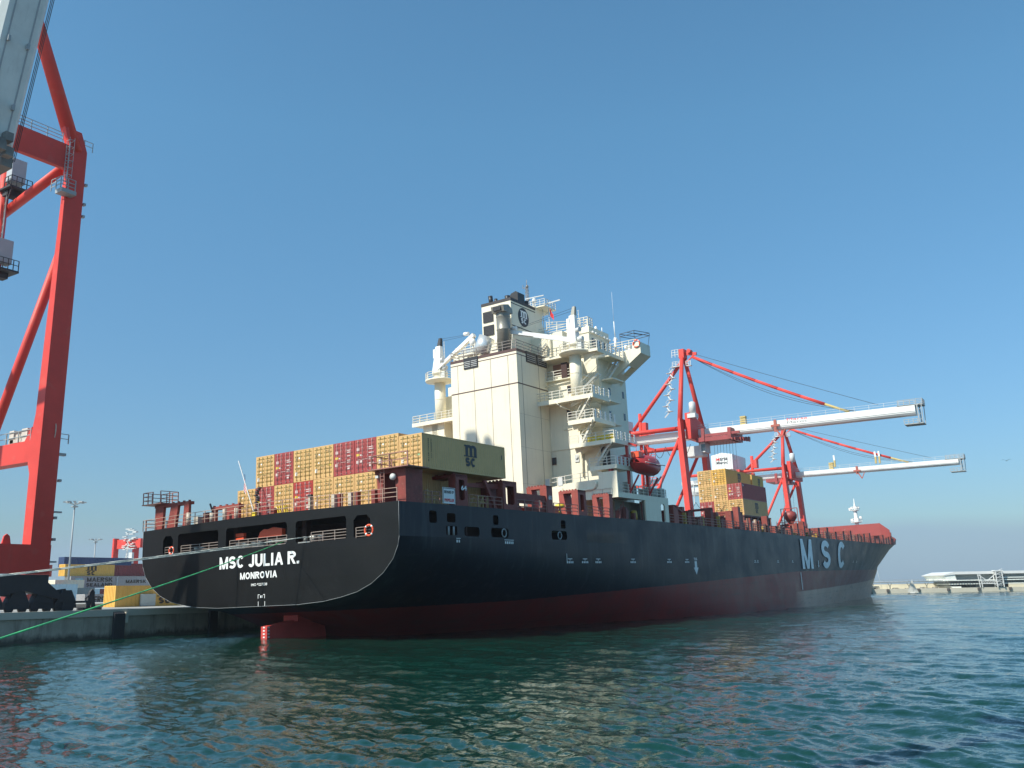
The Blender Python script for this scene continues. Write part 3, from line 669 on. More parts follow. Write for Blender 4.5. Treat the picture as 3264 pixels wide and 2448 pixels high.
# ---------------- engine casing
d = MB(); d.box(-3.85,6.0,34,40.9,10.4,31.4); d.box(0.8,3.6,36,40.6,31.4,33.3); casing = d.build('engine_casing', cream, ship)
d = MB()
def band(z0, z1, pr): d.box(-3.85-pr,6.0+pr,34-pr,40.9,z0,z1)
band(31.12,31.46,.03); band(30.72,30.82,.02); band(27.12,27.26,.02)
d.build('brown_band', trim, casing)
d = MB()
for x in (-2.79,-0.33,2.19,4.73): d.box(x-.035,x+.035,33.985,34,10.4,30.72)
for y in (35.05,38.88): d.box(6.0,6.015,y-.035,y+.035,10.4,30.72)
for z in (15.2,19.5,23.5): d.box(6.0,6.008,34,40.9,z,z+.02)
d.build('panel_seam', mat('seam_line', (.30,.25,.20), .6), casing)
d = MB(); d.box(-1.78,.36,33.9,34,30.1,31.5)
d.box(6.0,6.1,36.1,38.35,30.12,31.5); d.box(6.0,6.1,38.55,40.75,30.12,31.5)
lo = d.build('louvre', black, casing)
d = MB()
for k in range(4):
    d.box(-1.65,-.78,33.86,33.9,30.3+.22*k,30.36+.22*k); d.box(-.64,.24,33.86,33.9,30.3+.22*k,30.36+.22*k)
    for y0 in (36.25,38.7): d.box(6.1,6.13,y0,y0+1.9,30.3+.25*k,30.34+.25*k)
d.build('louvre_slat', lgrey, lo)
d = MB(); d.rail([(-3.8,40.8,31.46),(-3.8,34.05,31.46),(5.95,34.05,31.46),(5.95,40.8,31.46)],1.1,3,1.9,.03); d.build('casing_handrail', mat('dark_rail', (.25,.22,.2), .5), casing)
d = MB(); d.box(5.97,6.2,34.0,34.2,10.4,12); d.rail([(5.6,33.4,13.2),(6.2,33.4,13.2)],1.0,2,.6,.03); d.box(2.4,3.3,34.1,34.5,31.46,31.8); d.box(-2.5,-1.3,34.1,34.5,31.5,31.75); d.box(6.3,6.5,33.2,33.4,10.5,13.2)
d.build('casing_fitting', cream, casing)
# ---------------- funnel
fx0, fx1, fy0, fy1 = -1.21, 3.28, 37.5, 43.3
d = MB(); d.box(fx0,fx1,fy0,fy1,31.4,39.2); fun = d.build('funnel', cream, ship)
d = MB()
for z0, z1, pr in ((38.92,39.3,.04),(38.58,38.68,.03),(35.62,35.74,.03)): d.box(fx0-(pr if z0 > 38.9 else -.01),fx1+pr,fy0-(pr if z0 > 38.9 else -.01),fy1+(pr if z0 > 38.9 else -.02),z0,z1)
d.build('brown_band', mat('funnel_band', (.035,.028,.03), .5), fun)
d = MB(); d.box(-.98,.58,37.4,37.5,36.7,38.1); d.box(-.98,.62,37.4,37.5,34.9,36.25)
lo = d.build('louvre', black, fun)
d = MB()
for k in range(7): d.box(-.9,.5,37.37,37.4,36.8+.18*k,36.83+.18*k); d.box(-.9,.54,37.37,37.4,35.0+.18*k,35.03+.18*k)
d.build('louvre_slat', mat('slat', (.08,.07,.065), .5), lo)
d = MB()
d.tube((-.4,38.6,39.3),(-.45,38.5,40.5),.3,nn=10); d.tube((.15,38.9,39.3),(.15,38.9,40.1),.22,nn=10); d.tube((.7,39.3,39.3),(.7,39.3,39.7),.3,nn=10)
d.tube((1.9,39.0,39.3),(1.9,38.9,40.15),.34,nn=10)
d.prism('y', [(1.35,39.3),(1.4,39.9),(1.8,40.1),(2.2,40.5),(2.9,40.7),(3.2,40.5),(3.2,39.3)], 39.4, 41.0)
d.tube((2.9,41.9,39.2),(2.9,41.9,39.9),.3,nn=10)
d.build('exhaust_pipe', black, fun)
d = MB()      # round emblem on the starboard side
cy, cz = 40.35, 37.25
d.lathe((fx1,cy,cz), [(1.25,.0),(1.25,.03)], 32, axis=(1,0,0), sm=False)
em = d.build('emblem', mat('emblem_dark', (.02,.022,.03), .5), fun)
def logo(parent, o, right, up, w, h, m, name='logo', nx=0.03):
    """stacked lettering: a broad m with a base bar above SC"""
    o = Vector(o); right = Vector(right); up = Vector(up)
    a = glyph_text(name, 'm', o+up*(.50*h)+right*(.06*w), right, up, w*.84, h*.50, m, parent, nx, .27)
    d_ = MB(); nn_ = right.cross(up); q_ = o+up*(.455*h)
    d_.add([q_+nn_*(nx+.01), q_+right*w+nn_*(nx+.01), q_+right*w+up*(.05*h)+nn_*(nx+.01), q_+up*(.05*h)+nn_*(nx+.01)], [(0,1,2,3)]); a2 = d_.build(name, m, parent, recalc=False)
    c = glyph_text(name, 'SC', o+right*(.12*w), right, up, w*.76, h*.42, m, parent, nx, .27)
    return join_text([a, a2, c], name)
logo(em, (fx1+.03,cy-.85,cz-.85), Y, Z, 1.7, 1.7, lettering, 'logo', .02)
# grey hooded exhaust and silencer on the casing top
d = MB(); d.lathe((3.2,35.75,31.6), [(.86,0),(.86,2.9),(.9,2.95),(.9,3.05),(.86,3.1),(.86,4.6),(.93,4.7),(.86,4.8),(.88,5.0),(.98,5.6),(.98,5.9),(.6,6.15)], 24)
d.prism('x', [(34.7,36.7),(36.6,36.7),(36.5,37.3),(35.7,37.75),(34.5,37.45)], 2.25, 4.1)
v = d.build('hooded_ventilator', mat('vent_grey', (.26,.25,.215), .4, metal=.35, var=.15), ship)
d = MB(); d.box(2.6,3.7,34.45,34.75,36.85,37.35); d.build('vent_mouth', black, v)
d = MB(); d.tube((-.55,35.9,32.2),(.35,36.2,34.3),1.05,nn=28); d.build('silencer', mat('alu', (.72,.72,.70), .28, metal=.55, var=.04), ship)
d = MB()
for x in (-1.5,-.2,1.9,4.2): d.bar((x,35.6,31.46),(x+.1,36,33.9),.07)
for z in (31.9,32.4,32.9,33.3): d.bar((-1.5,35.6,z),(-1.3,36.4,z),.05)
d.rail([(-4.5,37.2,33.0),(-2.2,37.2,33.0)],1.1,3,.7,.03); d.box(-4.6,-2.2,37.0,38.2,32.9,33.0)
d.build('casing_frame', railm, ship)
d = MB(); d.lathe((-2.9,37.6,34.1), [(.1,0),(.35,.15),(.42,.5),(.36,.85),(.1,1.0)], 14); d.tube((-2.9,37.6,33),(-2.9,37.6,34.15),.12); d.build('satellite_dome', white, ship)

# ---------------- accommodation
d = MB()
d.box(-11.76,11.76,43.8,51.2,10.4,31.0)
d.box(-10.1,10.1,41,43.8,10.4,29.0)
d.box(-9.6,9.6,42.2,43.8,29.0,31.0)
d.box(-12.7,12.7,41.004,49,13.52,19.58)
d.box(-10.2,10.2,40.9,41,19.6,22.5)
# low wide block
d.prism('x', [(38,10.4),(38,15.1),(41,15.1),(41,13.4),(51.6,13.4),(51.6,12.9),(38.0,12.9)], 9.7, 9.75) if False else None
d.prism('y', [(9.7,12.9),(16.15,12.9),(16.15,15.9),(13.8,15.9),(13.8,15.15),(9.7,15.1),(7,14.8),(7,10.4),(9.7,10.4)], 38.0, 38.25)
d.prism('x', [(38.25,12.9),(51.7,12.9),(51.7,13.5),(38.25,13.5)], 16.15, 15.9)
d.box(13.2,15.9,38.25,51.7,13.38,13.5)
d.prism('x', [(45,10.4),(51.6,10.4),(51.7,12.9),(45,12.9)], 16.14, 15.95, 0, [rrect(49.38,50.6,10.45,12.7,.35)])
d.box(-16.1,-12,38,51.6,12.9,13.5); d.box(-16.1,-15.9,45,51.6,10.4,12.9)
d.box(-9,9,37.9,38.2,10.4,14.6)
acc = d.build('accommodation_block', cream, ship)
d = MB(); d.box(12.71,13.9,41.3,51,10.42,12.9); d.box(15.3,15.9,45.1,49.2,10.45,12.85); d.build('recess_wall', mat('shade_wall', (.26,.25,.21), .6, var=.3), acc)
# decks / platforms with rails
d = MB()
PL = [(25.3,5.9,13.6,38.3,42.6),(22.4,10.1,13.6,38.3,43.6),(19.5,10.2,16.15,38.1,43.4),(16.55,12.7,16.15,38.1,43.6)]
for z, x0, x1, y0, y1 in PL:
    d.box(x0,x1,y0,y1,z-.14,z); d.box(x0,x1,y0-.04,y0,z-.42 if z > 22 else z-.35,z+.12); d.box(x1,x1+.04,y0,y1,z-.4,z+.12)
d.box(10.0,13.6,38.3,41,22.28,22.4)
d.box(5.9,13.9,39.7,42.2,30.9,31.05); d.box(5.9,13.9,39.66,39.7,30.8,31.15)
d.box(5.9,11.4,40.4,42.2,28.25,28.4)
d.box(11.76,13.9,43.8,47,30.95,31.1); d.box(13.9,13.94,39.7,47,30.7,31.15)
d.box(-13.8,-3.8,38.3,42.6,25.1,25.3); d.box(-13.8,-3.8,38.26,38.3,25.0,25.5); d.box(-12.5,-9,39,41.5,10.4,25.1)
d.box(-11,-10,39.0,42.6,22,25)
d.build('deck_platform', cream, acc)
d = MB()
for z, x0, x1, y0, y1 in PL: d.rail([(x0,y0,z+.1),(x1-.05,y0,z+.1),(x1-.05,y1,z+.1)],1.0,3,1.1,.032)
d.rail([(6,39.75,31.1),(13.85,39.75,31.1),(13.85,47,31.1)],1.05,3,1.2,.032)
d.rail([(6,40.45,28.4),(10.8,40.45,28.4)],1.05,3,1.3,.032)
d.rail([(-4,38.35,25.4),(-13.7,38.35,25.4),(-13.7,42.5,25.4)],1.05,3,1.2,.032)
d.rail([(15.95,38.6,13.5),(15.95,51.6,13.5)],1.05,3,1.3,.035)
d.rail([(10.3,41.1,15.1),(12.6,41.1,15.1)],1.0,2,.8,.03); d.rail([(7.2,38.1,14.9),(12.4,38.1,15.15)],1.0,2,1.0,.03)
d.rail([(12.9,37.95,13.1),(15.4,37.95,13.1)],.9,2,1.2,.03)
d.rail([(11.76,47.1,32.4),(15.6,47.1,32.4)],1.0,3,1.0,.032)
d.rail([(6,41.5,35.3),(10.6,44.1,35.3)],1.0,3,1.2,.03)
d.build('deck_handrail', railm, acc)
d = MB()      # white stanchion plates on the starboard rails
for z, y0, y1, x in ((25.35,38.5,42.4,13.62),(22.45,38.5,43.4,13.62),(19.55,38.5,43.2,16.16),(16.6,38.3,43.5,16.16),(31.1,40,46.6,13.9)):
    k = int((y1-y0)/1.0)
    for i in range(k+1): yy = y0+(y1-y0)*i/k; d.box(x-.03,x+.05,yy,yy+.28,z,z+1.05)
d.build('rail_stanchion', white, acc)
d = MB()      # stairs between decks
def stair(p, q, w, dr):
    p = Vector(p); q = Vector(q); dr = Vector(dr)
    for s_ in (-1, 1): d.bar(p+dr*(s_*w/2), q+dr*(s_*w/2), .06, .22); d.bar(p+dr*(s_*w/2)+Vector((0,0,.95)), q+dr*(s_*w/2)+Vector((0,0,.95)), .05)
    k = int((q-p).length/.32)
    for i in range(1, k): c = p.lerp(q, i/k); d.bar(c-dr*(w/2), c+dr*(w/2), .2, .04)
stair((13.1,39.0,16.6),(15.4,39.0,19.5),.7,(0,1,0)); stair((11.2,39.4,19.6),(13.0,39.4,22.3),.7,(0,1,0))
stair((10.9,39.2,22.4),(12.9,39.2,25.2),.7,(0,1,0)); stair((10.8,39.2,25.4),(13.0,41.6,28.4),.7,(0,1,0)); stair((12.4,44.6,28.3),(13.2,46.8,31),.6,(1,0,0))
stair((4.9,40.2,31.5),(5.9,41.6,33.5),.6,(0,1,0))
stair((15.2,47.2,13.5),(15.0,50.8,16.0),.6,(1,0,0))
d.build('stairway', railm, acc)
d = MB(); d.box(11.76,13.6,44,47.0,28.1,28.25); d.prism('x', [(44,28.1),(47,28.1),(44,27.0)], 11.76, 11.9)
d.box(11.76,13.6,42.8,45.6,25.1,25.25); d.box(11.76,13.6,42.8,45.6,22.3,22.42)
d.prism('y', [(11.7,30.9),(13.9,30.9),(11.7,29.8)], 40.2, 40.3)
for z in (25.15,22.25,19.35):
    for y in (39.2,40.4): d.prism('y', [(10.1,z-.1),(12.6,z-.1),(10.1,z-.8)], y, y+.06)
d.build('bracket', cream, acc)
d = MB()      # pipes on the aft walls
d.path([(13.5,37.98,25.0),(12.9,38.1,24.3),(11.9,40.9,24.1)],.09); d.path([(10.25,40.86,22.2),(10.3,40.86,16.5)],.09); d.path([(13.4,38.1,22.3),(13.2,38.4,21.7),(10.4,40.8,21.3),(10.3,40.84,16.0)],.1)
d.path([(15.9,38.05,19.3),(15.5,38.1,18.9),(13.0,40.9,18.6),(12.8,40.9,16.4)],.1); d.path([(10.0,37.9,14.0),(13.2,37.9,14.1),(13.5,37.9,14.5),(13.5,37.9,14.9)],.14)
d.path([(8.0,40.85,22.0),(10.0,40.85,22.0)],.07); d.path([(5.9,40.3,27.6),(9.6,40.3,27.8)],.08); d.path([(8.5,38.2,25.1),(9.0,38.4,24.5),(9.6,40.9,24.1)],.08)
d.path([(16.1,38.6,16.4),(16.0,43.0,16.2),(15.9,43.4,16.4)],.08)
d.build('drain_pipe', cream, acc)
d = MB(); 
WINS = [(6.3,40.95,18.35),(9.05,40.95,27.0),(8.8,40.95,24.0),(6.7,40.95,14.0),(9.5,40.95,18.4)]
for x, y, z in WINS[:4]: d.box(x-.3,x+.3,y-.05,y,z-.45,z+.45)
wf = d.build('window_frame', trim, acc)
d = MB()
for x, y, z in WINS[:4]: d.box(x-.2,x+.2,y-.07,y-.05,z-.33,z+.33)
d.build('pane', blueglass, wf)
d = MB(); d.box(9.2,9.8,40.9,41,17.9,18.8); d.lathe((9.5,40.85,18.5), [(.22,0),(.22,.1)], 12, axis=(0,-1,0)); d.box(6.5,7.1,38.2,38.4,14.9,15.9); d.box(8.4,9.0,37.95,38.2,14.9,15.9); d.build('wall_locker', lgrey, acc)
d = MB()
for y, z in ((52,0),): pass
for y, z in ((50.2,27.2),(50.2,24.3),(46.2,24.1),(46.4,27.1),(50.0,21.4)): d.box(11.76,11.79,y-.25,y+.25,z-.45,z+.45)
d.build('side_window', blueglass, acc)
d = MB()
d.box(12.72,12.75,41.3,42.3,16.7,18.8); d.box(8.4,9.2,40.34,40.9,28.4,30.3)
d.build('doorway', darkin, acc)
d = MB(); d.prism('y', [(12.75,16.8),(13.9,16.8),(13.9,19.3),(12.75,19.3)], 41.1, 41.15); d.build('doorway', dgrey, acc)
d = MB(); d.box(6.2,9.4,42.13,42.2,28.5,30.7); d.build('vestibule', mat('pinkish', (.36,.20,.15), .6), acc)
d = MB()
for x, z in ((13.0,21.0),(11.6,21.3)): pass
d.box(10.9,13.2,38.34,38.4,19.75,20.5) if False else None
d.box(14.3,16.0,38.06,38.1,19.7,20.5) if False else None
for x in (12.4,13.0,13.6,14.2,14.8,15.4): d.box(x,x+.45,38.5,38.8,19.55,20.25)
d.build('gas_bottle_rack', yellowp, acc)
# clutter inside the open side bay (y 38-45)
d = MB()
for y, x, s_, h in ((39.6,14.8,.5,1.1),(40.5,15.0,.7,1.3),(41.6,14.6,.5,1.6),(42.8,15.2,.45,.9)): d.box(x,x+s_,y,y+s_,10.45,10.45+h)
d.bar((15.6,40.2,10.5),(15.6,40.2,12.5),.08); d.bar((15.5,39.2,10.5),(15.5,39.9,12.2),.1); d.bar((15.5,39.0,11.6),(15.5,40.6,11.9),.08); d.bar((15.8,44.6,10.5),(15.8,44.6,12.6),.14)
d.build('deck_machinery', mat('mach', (.18,.05,.045), .6, var=.4), acc)
d = MB(); d.lathe((15.3,43.4,10.5), [(.4,0),(.42,.5),(.4,1.05),(.2,1.2)], 12); d.build('oil_drum', mat('drum_y', (.42,.28,.05), .5), acc)
# wheelhouse
d = MB()
d.prism('z', [(-10.6,43.9),(10.7,43.9),(10.75,49.0),(9.9,50.6),(-9.9,50.6),(-10.7,49)], 31.0, 34.6)
d.prism('z', [(-10.7,43.8),(10.8,43.8),(10.85,49.1),(10,50.8),(-10,50.8),(-10.8,49.1)], 34.6, 35.4)
d.box(6.2,7.8,42.2,43.9,31.1,35.0); d.box(2.6,6.2,41.8,43.9,31.0,34.6)
wh = d.build('wheelhouse', cream, ship)
d = MB()
for y in (44.6,45.8,47.9): d.box(10.7,10.78,y,y+.85,32.9,33.95)
d.box(5.9,7.6,43.82,43.9,33.0,33.9); d.box(8.1,9.9,43.82,43.9,32.7,33.8)
d.build('window', blueglass, wh)
d = MB(); d.lathe((10.75,47.2,33.5), [(.6,0),(.6,.06)], 20, axis=(1,0,0), sm=False); d.build('round_window', dgrey, wh)
d = MB()
for k in range(7): d.lathe((10.95,44.3+.75*k,34.65-.03*k), [(.05,0),(.16,.05),(.16,.25),(.05,.3)], 8, axis=(1,0,-.3))
d.tube((11.2,49.6,34.6),(11.9,49.6,34.6),.06); d.lathe((11.6,49.6,34.55),[(.2,0),(.2,.3)],10)
d.build('deck_lamp', white, wh)
d = MB(); d.rail([(-10.4,44,35.4),(10.5,44,35.4)],1.0,3,1.5,.03); d.rail([(9.0,43.95,35.4),(10.6,44.0,35.4),(10.6,45.2,35.4)],1.3,4,.5,.035); d.build('roof_handrail', railm, wh)
d = MB(); 
for x, h in ((8.3,.9),(9.6,.7)): d.tube((x,45.5,35.4),(x,45.5,35.4+h),.12); 
d.lathe((10.4,46.5,35.4),[(.15,0),(.22,.3),(.1,.6)],8); d.tube((10.4,48.2,35.4),(10.4,48.2,36.2),.05); d.tube((10,45,35.4),(10,45,36.6),.06)
d.build('roof_fitting', white, wh)
# bridge wing
d = MB()
wing_poly = [(11.7,32.1),(15.05,32.2),(15.15,32.95),(16.2,32.95),(16.2,31.5),(12.3,28.9),(11.7,28.2)]
hole = [(12.0,31.2),(13.6,31.3),(13.85,31.2),(13.8,30.9),(12.3,29.8),(12.0,29.9)]
d.prism('y', wing_poly, 47.0, 47.2, 0, [hole]); d.prism('y', wing_poly, 49.7, 49.9, 0, [hole])
d.box(11.7,15.1,47.2,49.7,31.95,32.1); d.box(16.1,16.2,47.2,49.7,31.5,32.95); d.box(15.05,15.2,47.2,49.7,32.1,32.4)
d.add([(16.2,47,31.5),(16.2,49.9,31.5),(14.2,49.9,30.2),(14.2,47,30.2)], [(0,1,2,3)])
d.add([(13.0,47,29.38),(13.0,49.9,29.38),(12.3,49.9,28.9),(12.3,47,28.9)], [(0,1,2,3)])
for y in (47.0,49.4): d.add([(14.2,y,30.2),(14.2,y+.5,30.2),(13.0,y+.5,29.38),(13.0,y,29.38)], [(0,1,2,3)])
wg = d.build('bridge_wing', cream, ship)
d = MB()
a = [(13.4,47.2,34.5),(15.4,47.2,34.6),(16.5,49.4,34.5),(14.5,49.4,34.4)]
for i in range(4): d.bar(a[i], a[(i+1) % 4], .06); 
for i in range(4): q = Vector(a[i]); d.bar(q, q+Vector((0,0,-.35)), .05)
a2 = [(x, y, z-.35) for x, y, z in a]
for i in range(4): d.bar(a2[i], a2[(i+1) % 4], .06)
d.bar((14.4,47.2,34.55),(15.5,49.4,34.45),.05); 
for q in a: d.bar((q[0],q[1],q[2]-.3),(min(q[0],16.1),q[1],32.4),.04)
d.build('awning_frame', dgrey, wg)
d = MB(); d.tube((12.3,48.0,32.1),(12.3,48.0,34.4),.16); d.tube((12.32,48,34.4),(12.3,48,36.6),.06); d.tube((12.3,48,36.6),(12.3,48,40.6),.02,.012,nn=5); d.build('whip_aerial', white, wg)
d = MB(); d.box(14.3,14.7,47.3,47.7,32.3,32.9); d.lathe((14.1,47.3,32.4),[(.2,0),(.25,.2),(.2,.5)],10); d.build('wing_box', white, wg)
# mast with radar platforms
d = MB()
d.prism('x', [(43.2,33),(45.6,33),(45.4,36.2),(44.9,37.6),(45.1,38.5),(45.9,39.0),(47.0,39.2),(47.0,39.5),(43.2,39.5)], 1.9, 3.3)
d.box(1.6,4.6,43.6,46.6,39.35,39.5); mast = d.build('radar_mast', cream, ship)
d = MB()
for x, y in ((1.1,44.6),(1.5,44.6),(1.1,45.0),(1.5,45.0)): d.bar((x,y,39.3),(x+(1.3-x)*.5,y+(44.8-y)*.5,43.1),.05)
for k in range(8): z = 39.5+k*.45; d.bar((1.1,44.6,z),(1.5,44.6,z+.4),.035); d.bar((1.5,44.6,z),(1.5,45,z+.4),.035); d.bar((1.1,44.6,z),(1.5,44.6,z),.035)
d.tube((1.3,44.8,43),(1.3,44.8,44.0),.04); d.bar((.7,44.8,42.9),(1.6,44.8,43.05),.05); d.bar((.7,44.8,42.9),(.7,44.8,43.4),.06); d.lathe((1.35,44.8,42.9),[(.14,0),(.14,.35)],8)
for z in (40.2,41.0): d.lathe((1.55,44.7,z),[(.1,0),(.14,.3)],6)
d.build('lattice_topmast', mat('mast_dark', (.28,.25,.22), .5, var=.4), mast)
d = MB()
d.rail([(1.7,43.7,39.5),(4.6,43.7,39.5),(4.6,46.5,39.5)],.9,3,.7,.028)
d.bar((2.5,44.2,39.5),(2.6,44.2,40.7),.2); d.lathe((2.7,44.2,40.3),[(.3,0),(.34,.3),(.2,.6)],10); d.bar((1.5,43.9,41.0),(4.1,44.4,41.1),.12)
d.bar((4.0,44.5,39.5),(4.0,44.5,40.1),.12); d.bar((3.1,44.3,39.75),(6.6,44.3,39.9),.1,.16)
d.build('radar_scanner', lgrey, mast)
d = MB()
for x in (3.6,4.5):
    d.bar((x,44.8,35.5),(x,44.8,39.4),.07)
d.bar((3.3,44.8,36.3),(4.6,44.8,36.4),.1); d.bar((3.5,44.8,36.2),(4.6,44.8,35.7),.08); d.bar((3.3,44.8,38),(4.5,44.8,37.2),.05); d.bar((3.6,44.8,36.6),(4.5,44.8,37.2),.04); d.bar((3.6,44.8,38.2),(4.5,44.8,38.9),.04)
for z in (38.9,37.0): d.lathe((4.95,44.8,z),[(.1,0),(.1,.35)],8); d.bar((4.5,44.8,z),(4.95,44.8,z),.04)
d.build('signal_yard', lgrey, mast)

# provision cranes
def deck_crane(cx, cz0, boom_tip, label):
    d = MB(); d.lathe((cx,39.8,cz0), [(.74,0),(.74,31.0-cz0)], 24)
    d.lathe((cx,39.8,28.4), [(.77,0),(.77,.06)], 24)
    d.lathe((cx,39.8,30.7), [(.8,0),(1.9,.18),(1.95,.28),(1.95,.4),(.8,.42),(.72,.5),(.75,1.2),(1.0,1.25),(1.0,1.5)], 28)
    c = d.build('deck_crane', cream, ship); c['label'] = label
    d = MB(); d.add([(cx-.72,39.1,32.2),(cx+.6,39.1,32.2),(cx+.6,40.4,32.2),(cx-.72,40.4,32.2),(cx-.32,39.5,35.8),(cx+.42,39.5,35.8),(cx+.42,40.1,35.8),(cx-.32,40.1,35.8)], [(0,3,2,1),(4,5,6,7),(0,1,5,4),(1,2,6,5),(2,3,7,6),(3,0,4,7)])
    d.box(cx-.62,cx-.2,39.3,40.2,34.2,35.4)
    d.build('crane_tower', white, c)
    d = MB(); d.add([(cx-.1,39.5,35.8),(cx+.42,39.5,35.8),(cx+.42,40.1,35.8),(cx-.1,40.1,35.8),(cx+.15,39.6,36.9),(cx+.5,39.6,36.9),(cx+.5,40,36.9),(cx+.15,40,36.9)], [(0,3,2,1),(4,5,6,7),(0,1,5,4),(1,2,6,5),(2,3,7,6),(3,0,4,7)]); d.build('crane_head', dgrey if cx < 0 else mat('head_g', (.35,.33,.28), .5), c)
    d = MB(); tp = Vector(boom_tip); b0 = Vector((cx,39.6,32.7))
    d.bar(b0, tp, .45, .42, w2=.55, h2=.5); d.bar(b0+Vector((0,-.45,-.35)), b0.lerp(tp,.6)+Vector((0,-.45,-.3)), .16)
    d.lathe(tuple(tp+Vector((.9 if cx > 0 else -.9,0,.35))), [(.25,0),(.25,.7)], 10, axis=(-1,0,.1))
    d.build('crane_boom', white, c)
    d = MB(); hd = Vector((cx+.3,39.8,36.8))
    for o_ in (0,.25): d.tube(hd+Vector((0,o_,-o_)), tp+Vector((0,o_,.2)), .018, nn=4); 
    d.bar(tp, tp+Vector((.15,0,-1.4)), .05); d.build('crane_wire', dgrey, c)
    d = MB()
    d.rail([(cx+1.85*math.cos(R(a)),39.8+1.85*math.sin(R(a)),31.1) for a in range(-170,11,30)], .95, 3, 1.0, .03)
    for k in range(9): d.bar((cx+.62,40.0,32.4+.5*k),(cx+.85,40.0,32.4+.5*k),.03)
    d.bar((cx+.85,40.0,32.2),(cx+.75,40.0,36.4),.05)
    d.build('crane_handrail', railm, c)
    d = MB(); d.lathe((cx+.75,39.5,32.6),[(.3,0),(.35,.3),(.3,.7)],10,axis=(1,0,0)); d.lathe((cx+.7,39.3,33.7),[(.28,0),(.28,.6)],10,axis=(1,-.3,0)); d.box(cx+.6,cx+1.3,39.2,39.9,31.3,32.1); d.build('winch', lgrey, c)
    return c
deck_crane(10.75, 25.3, (3.5,36.8,34.5), 'starboard service crane with its white boom swung towards the funnel')
deck_crane(-10.1, 25.3, (-3.6,39.0,36.0), 'port service crane with dark top and boom rising towards the funnel')
d = MB(); d.tube((10.7,39.8,10.4),(10.7,39.8,25.3),.05) if False else None
d = MB(); d.lathe((-10.1,39.9,22.3),[(.95,0),(.95,2.8)],4); 
d.rail([(-12.5,38.3,22.2),(-8.3,38.3,22.2)],1.0,2,1.4,.03); d.build('port_post', cream, ship)

# ---------------- foredeck
d = MB()
# hatch coamings & covers from the deckhouse forward
for y0, y1 in ((54,66),(68,80),(84,96.5),(99,111),(114,126),(129,141),(145,157),(160,172),(176,188)):
    w = min(13.2, itp(HB, y1)-2.6); zt = itp(ZD, y0)+(1.7 if y0 < 100 else 1.25)
    d.box(-w,w,y0,y1,zt-1.6,zt)
d.build('hatch_cover', deckred, ship)
d = MB()
random.seed(3)
for y in list(range(54,112,4)):
    zd = itp(ZD, y); hb = itp(HB, y)
    h = random.choice((1.2,1.6,2.1,2.6)) if y > 60 else 1.8
    for sx in ((1,-1) if y < 60 else (1,)):
        d.box(sx*(hb-1.0),sx*(hb-.1),y,y+.9,zd-.05,zd+h); 
        if random.random() < .6: d.box(sx*(hb-3.4),sx*(hb-.1),y+.02,y+.85,zd+h-.3,zd+h-.02)
        d.prism('y', [(sx*(hb-3.6),zd),(sx*(hb-3.0),zd),(sx*(hb-2.9),zd+h-.1),(sx*(hb-3.3),zd+h-.1)], y+.1, y+.6)
for y in range(113,206,6):
    zd = itp(ZD, y); hb = itp(HB, y)
    for sx in (1,):
        h = 1.5+.5*((y//6) % 3)*.6
        d.box(sx*(hb-.75),sx*(hb-.1),y,y+1.3,zd-.05,zd+h)
        d.box(sx*(hb-2.5),sx*(hb-.1),y+.3,y+.8,zd+h-.4,zd+h)
        d.box(sx*(hb-1.9),sx*(hb-.9),y+2.4,y+4,zd-.05,zd+1.0)
d.build('lashing_post', deckred, ship)
d = MB()
random.seed(5)
for k in range(84):
    y = random.uniform(55,100) if k < 26 else random.uniform(100,225); zd = itp(ZD, y); hb = itp(HB, y)
    x = hb-random.uniform(.3,2.6); s_ = random.uniform(.12,.45); d.box(x,x+s_,y,y+random.uniform(.2,1.2),zd,zd+random.uniform(.5,1.9))
for y in range(52,225,3):
    zd = itp(ZD, y); hb = itp(HB, y)
    if random.random() < .5: d.bar((hb-.8,y,zd),(hb-.8,y,zd+random.uniform(1.6,2.6)),.07)
d.build('deck_fitting', mat('fitting_mix', (.26,.12,.09), .6, var=.6, scale=.35, patch=.9, patch_col=(.55,.45,.34)), ship)
d = MB()
pts = [(itp(HB, y)-.12, y, itp(ZD, y)) for y in (52,70,90,105,120,135,150,163,180,192,205)]
d.rail(pts, 1.05, 3, 2.0, .035); d.build('side_handrail', railr, ship)
d = MB()
for y, h in ((57,1.5),(63,1.3),(69,1.6),(88,.9),(103,1.0),(112,.8),(118,.8)): zd = itp(ZD, y); d.box(15.6,16.0,y,y+.5,zd,zd+h)
for y in (104,106,118): d.box(14.4,15.9,y,y+1.8,itp(ZD, y)+.02,itp(ZD, y)+.5)
d.build('walkway_panel', mat('panel_ochre', (.42,.27,.05), .6, var=.3), ship)
# taller stub frames near y 70-77 and the ventilator house at y ~ 100
d = MB()
for y, x in ((70.4,14.2),(76.9,14.6)): d.prism('y', [(x,10.4),(x+1.2,10.4),(x+.9,12.7),(x+.1,12.7)], y, y+.9)
d.box(15.2,16.1,76.9,77.9,10.4,13.7); d.box(15.0,16.1,53.2,54.6,10.4,12.8); d.box(10,16,53.2,53.6,11.6,11.9); d.bar((16,53.4,12.7),(16,56,12.1),.2); d.box(13.6,15.5,57.3,58.2,10.4,12.8)
d.build('lashing_frame', deckred2, ship)
# raised platform that carries the outboard stacks
d = MB()
for y in (90.2,93.5,96.8,100.0,103.3): d.box(11.6,12.3,y,y+.6,10.3,13.35); d.box(7.4,7.9,y,y+.4,10.3,13.35)
d.box(2,12.4,90.1,103.8,13.15,13.38); d.build('cargo_stanchion', mat('stanchion', (.12,.05,.045), .6), ship)
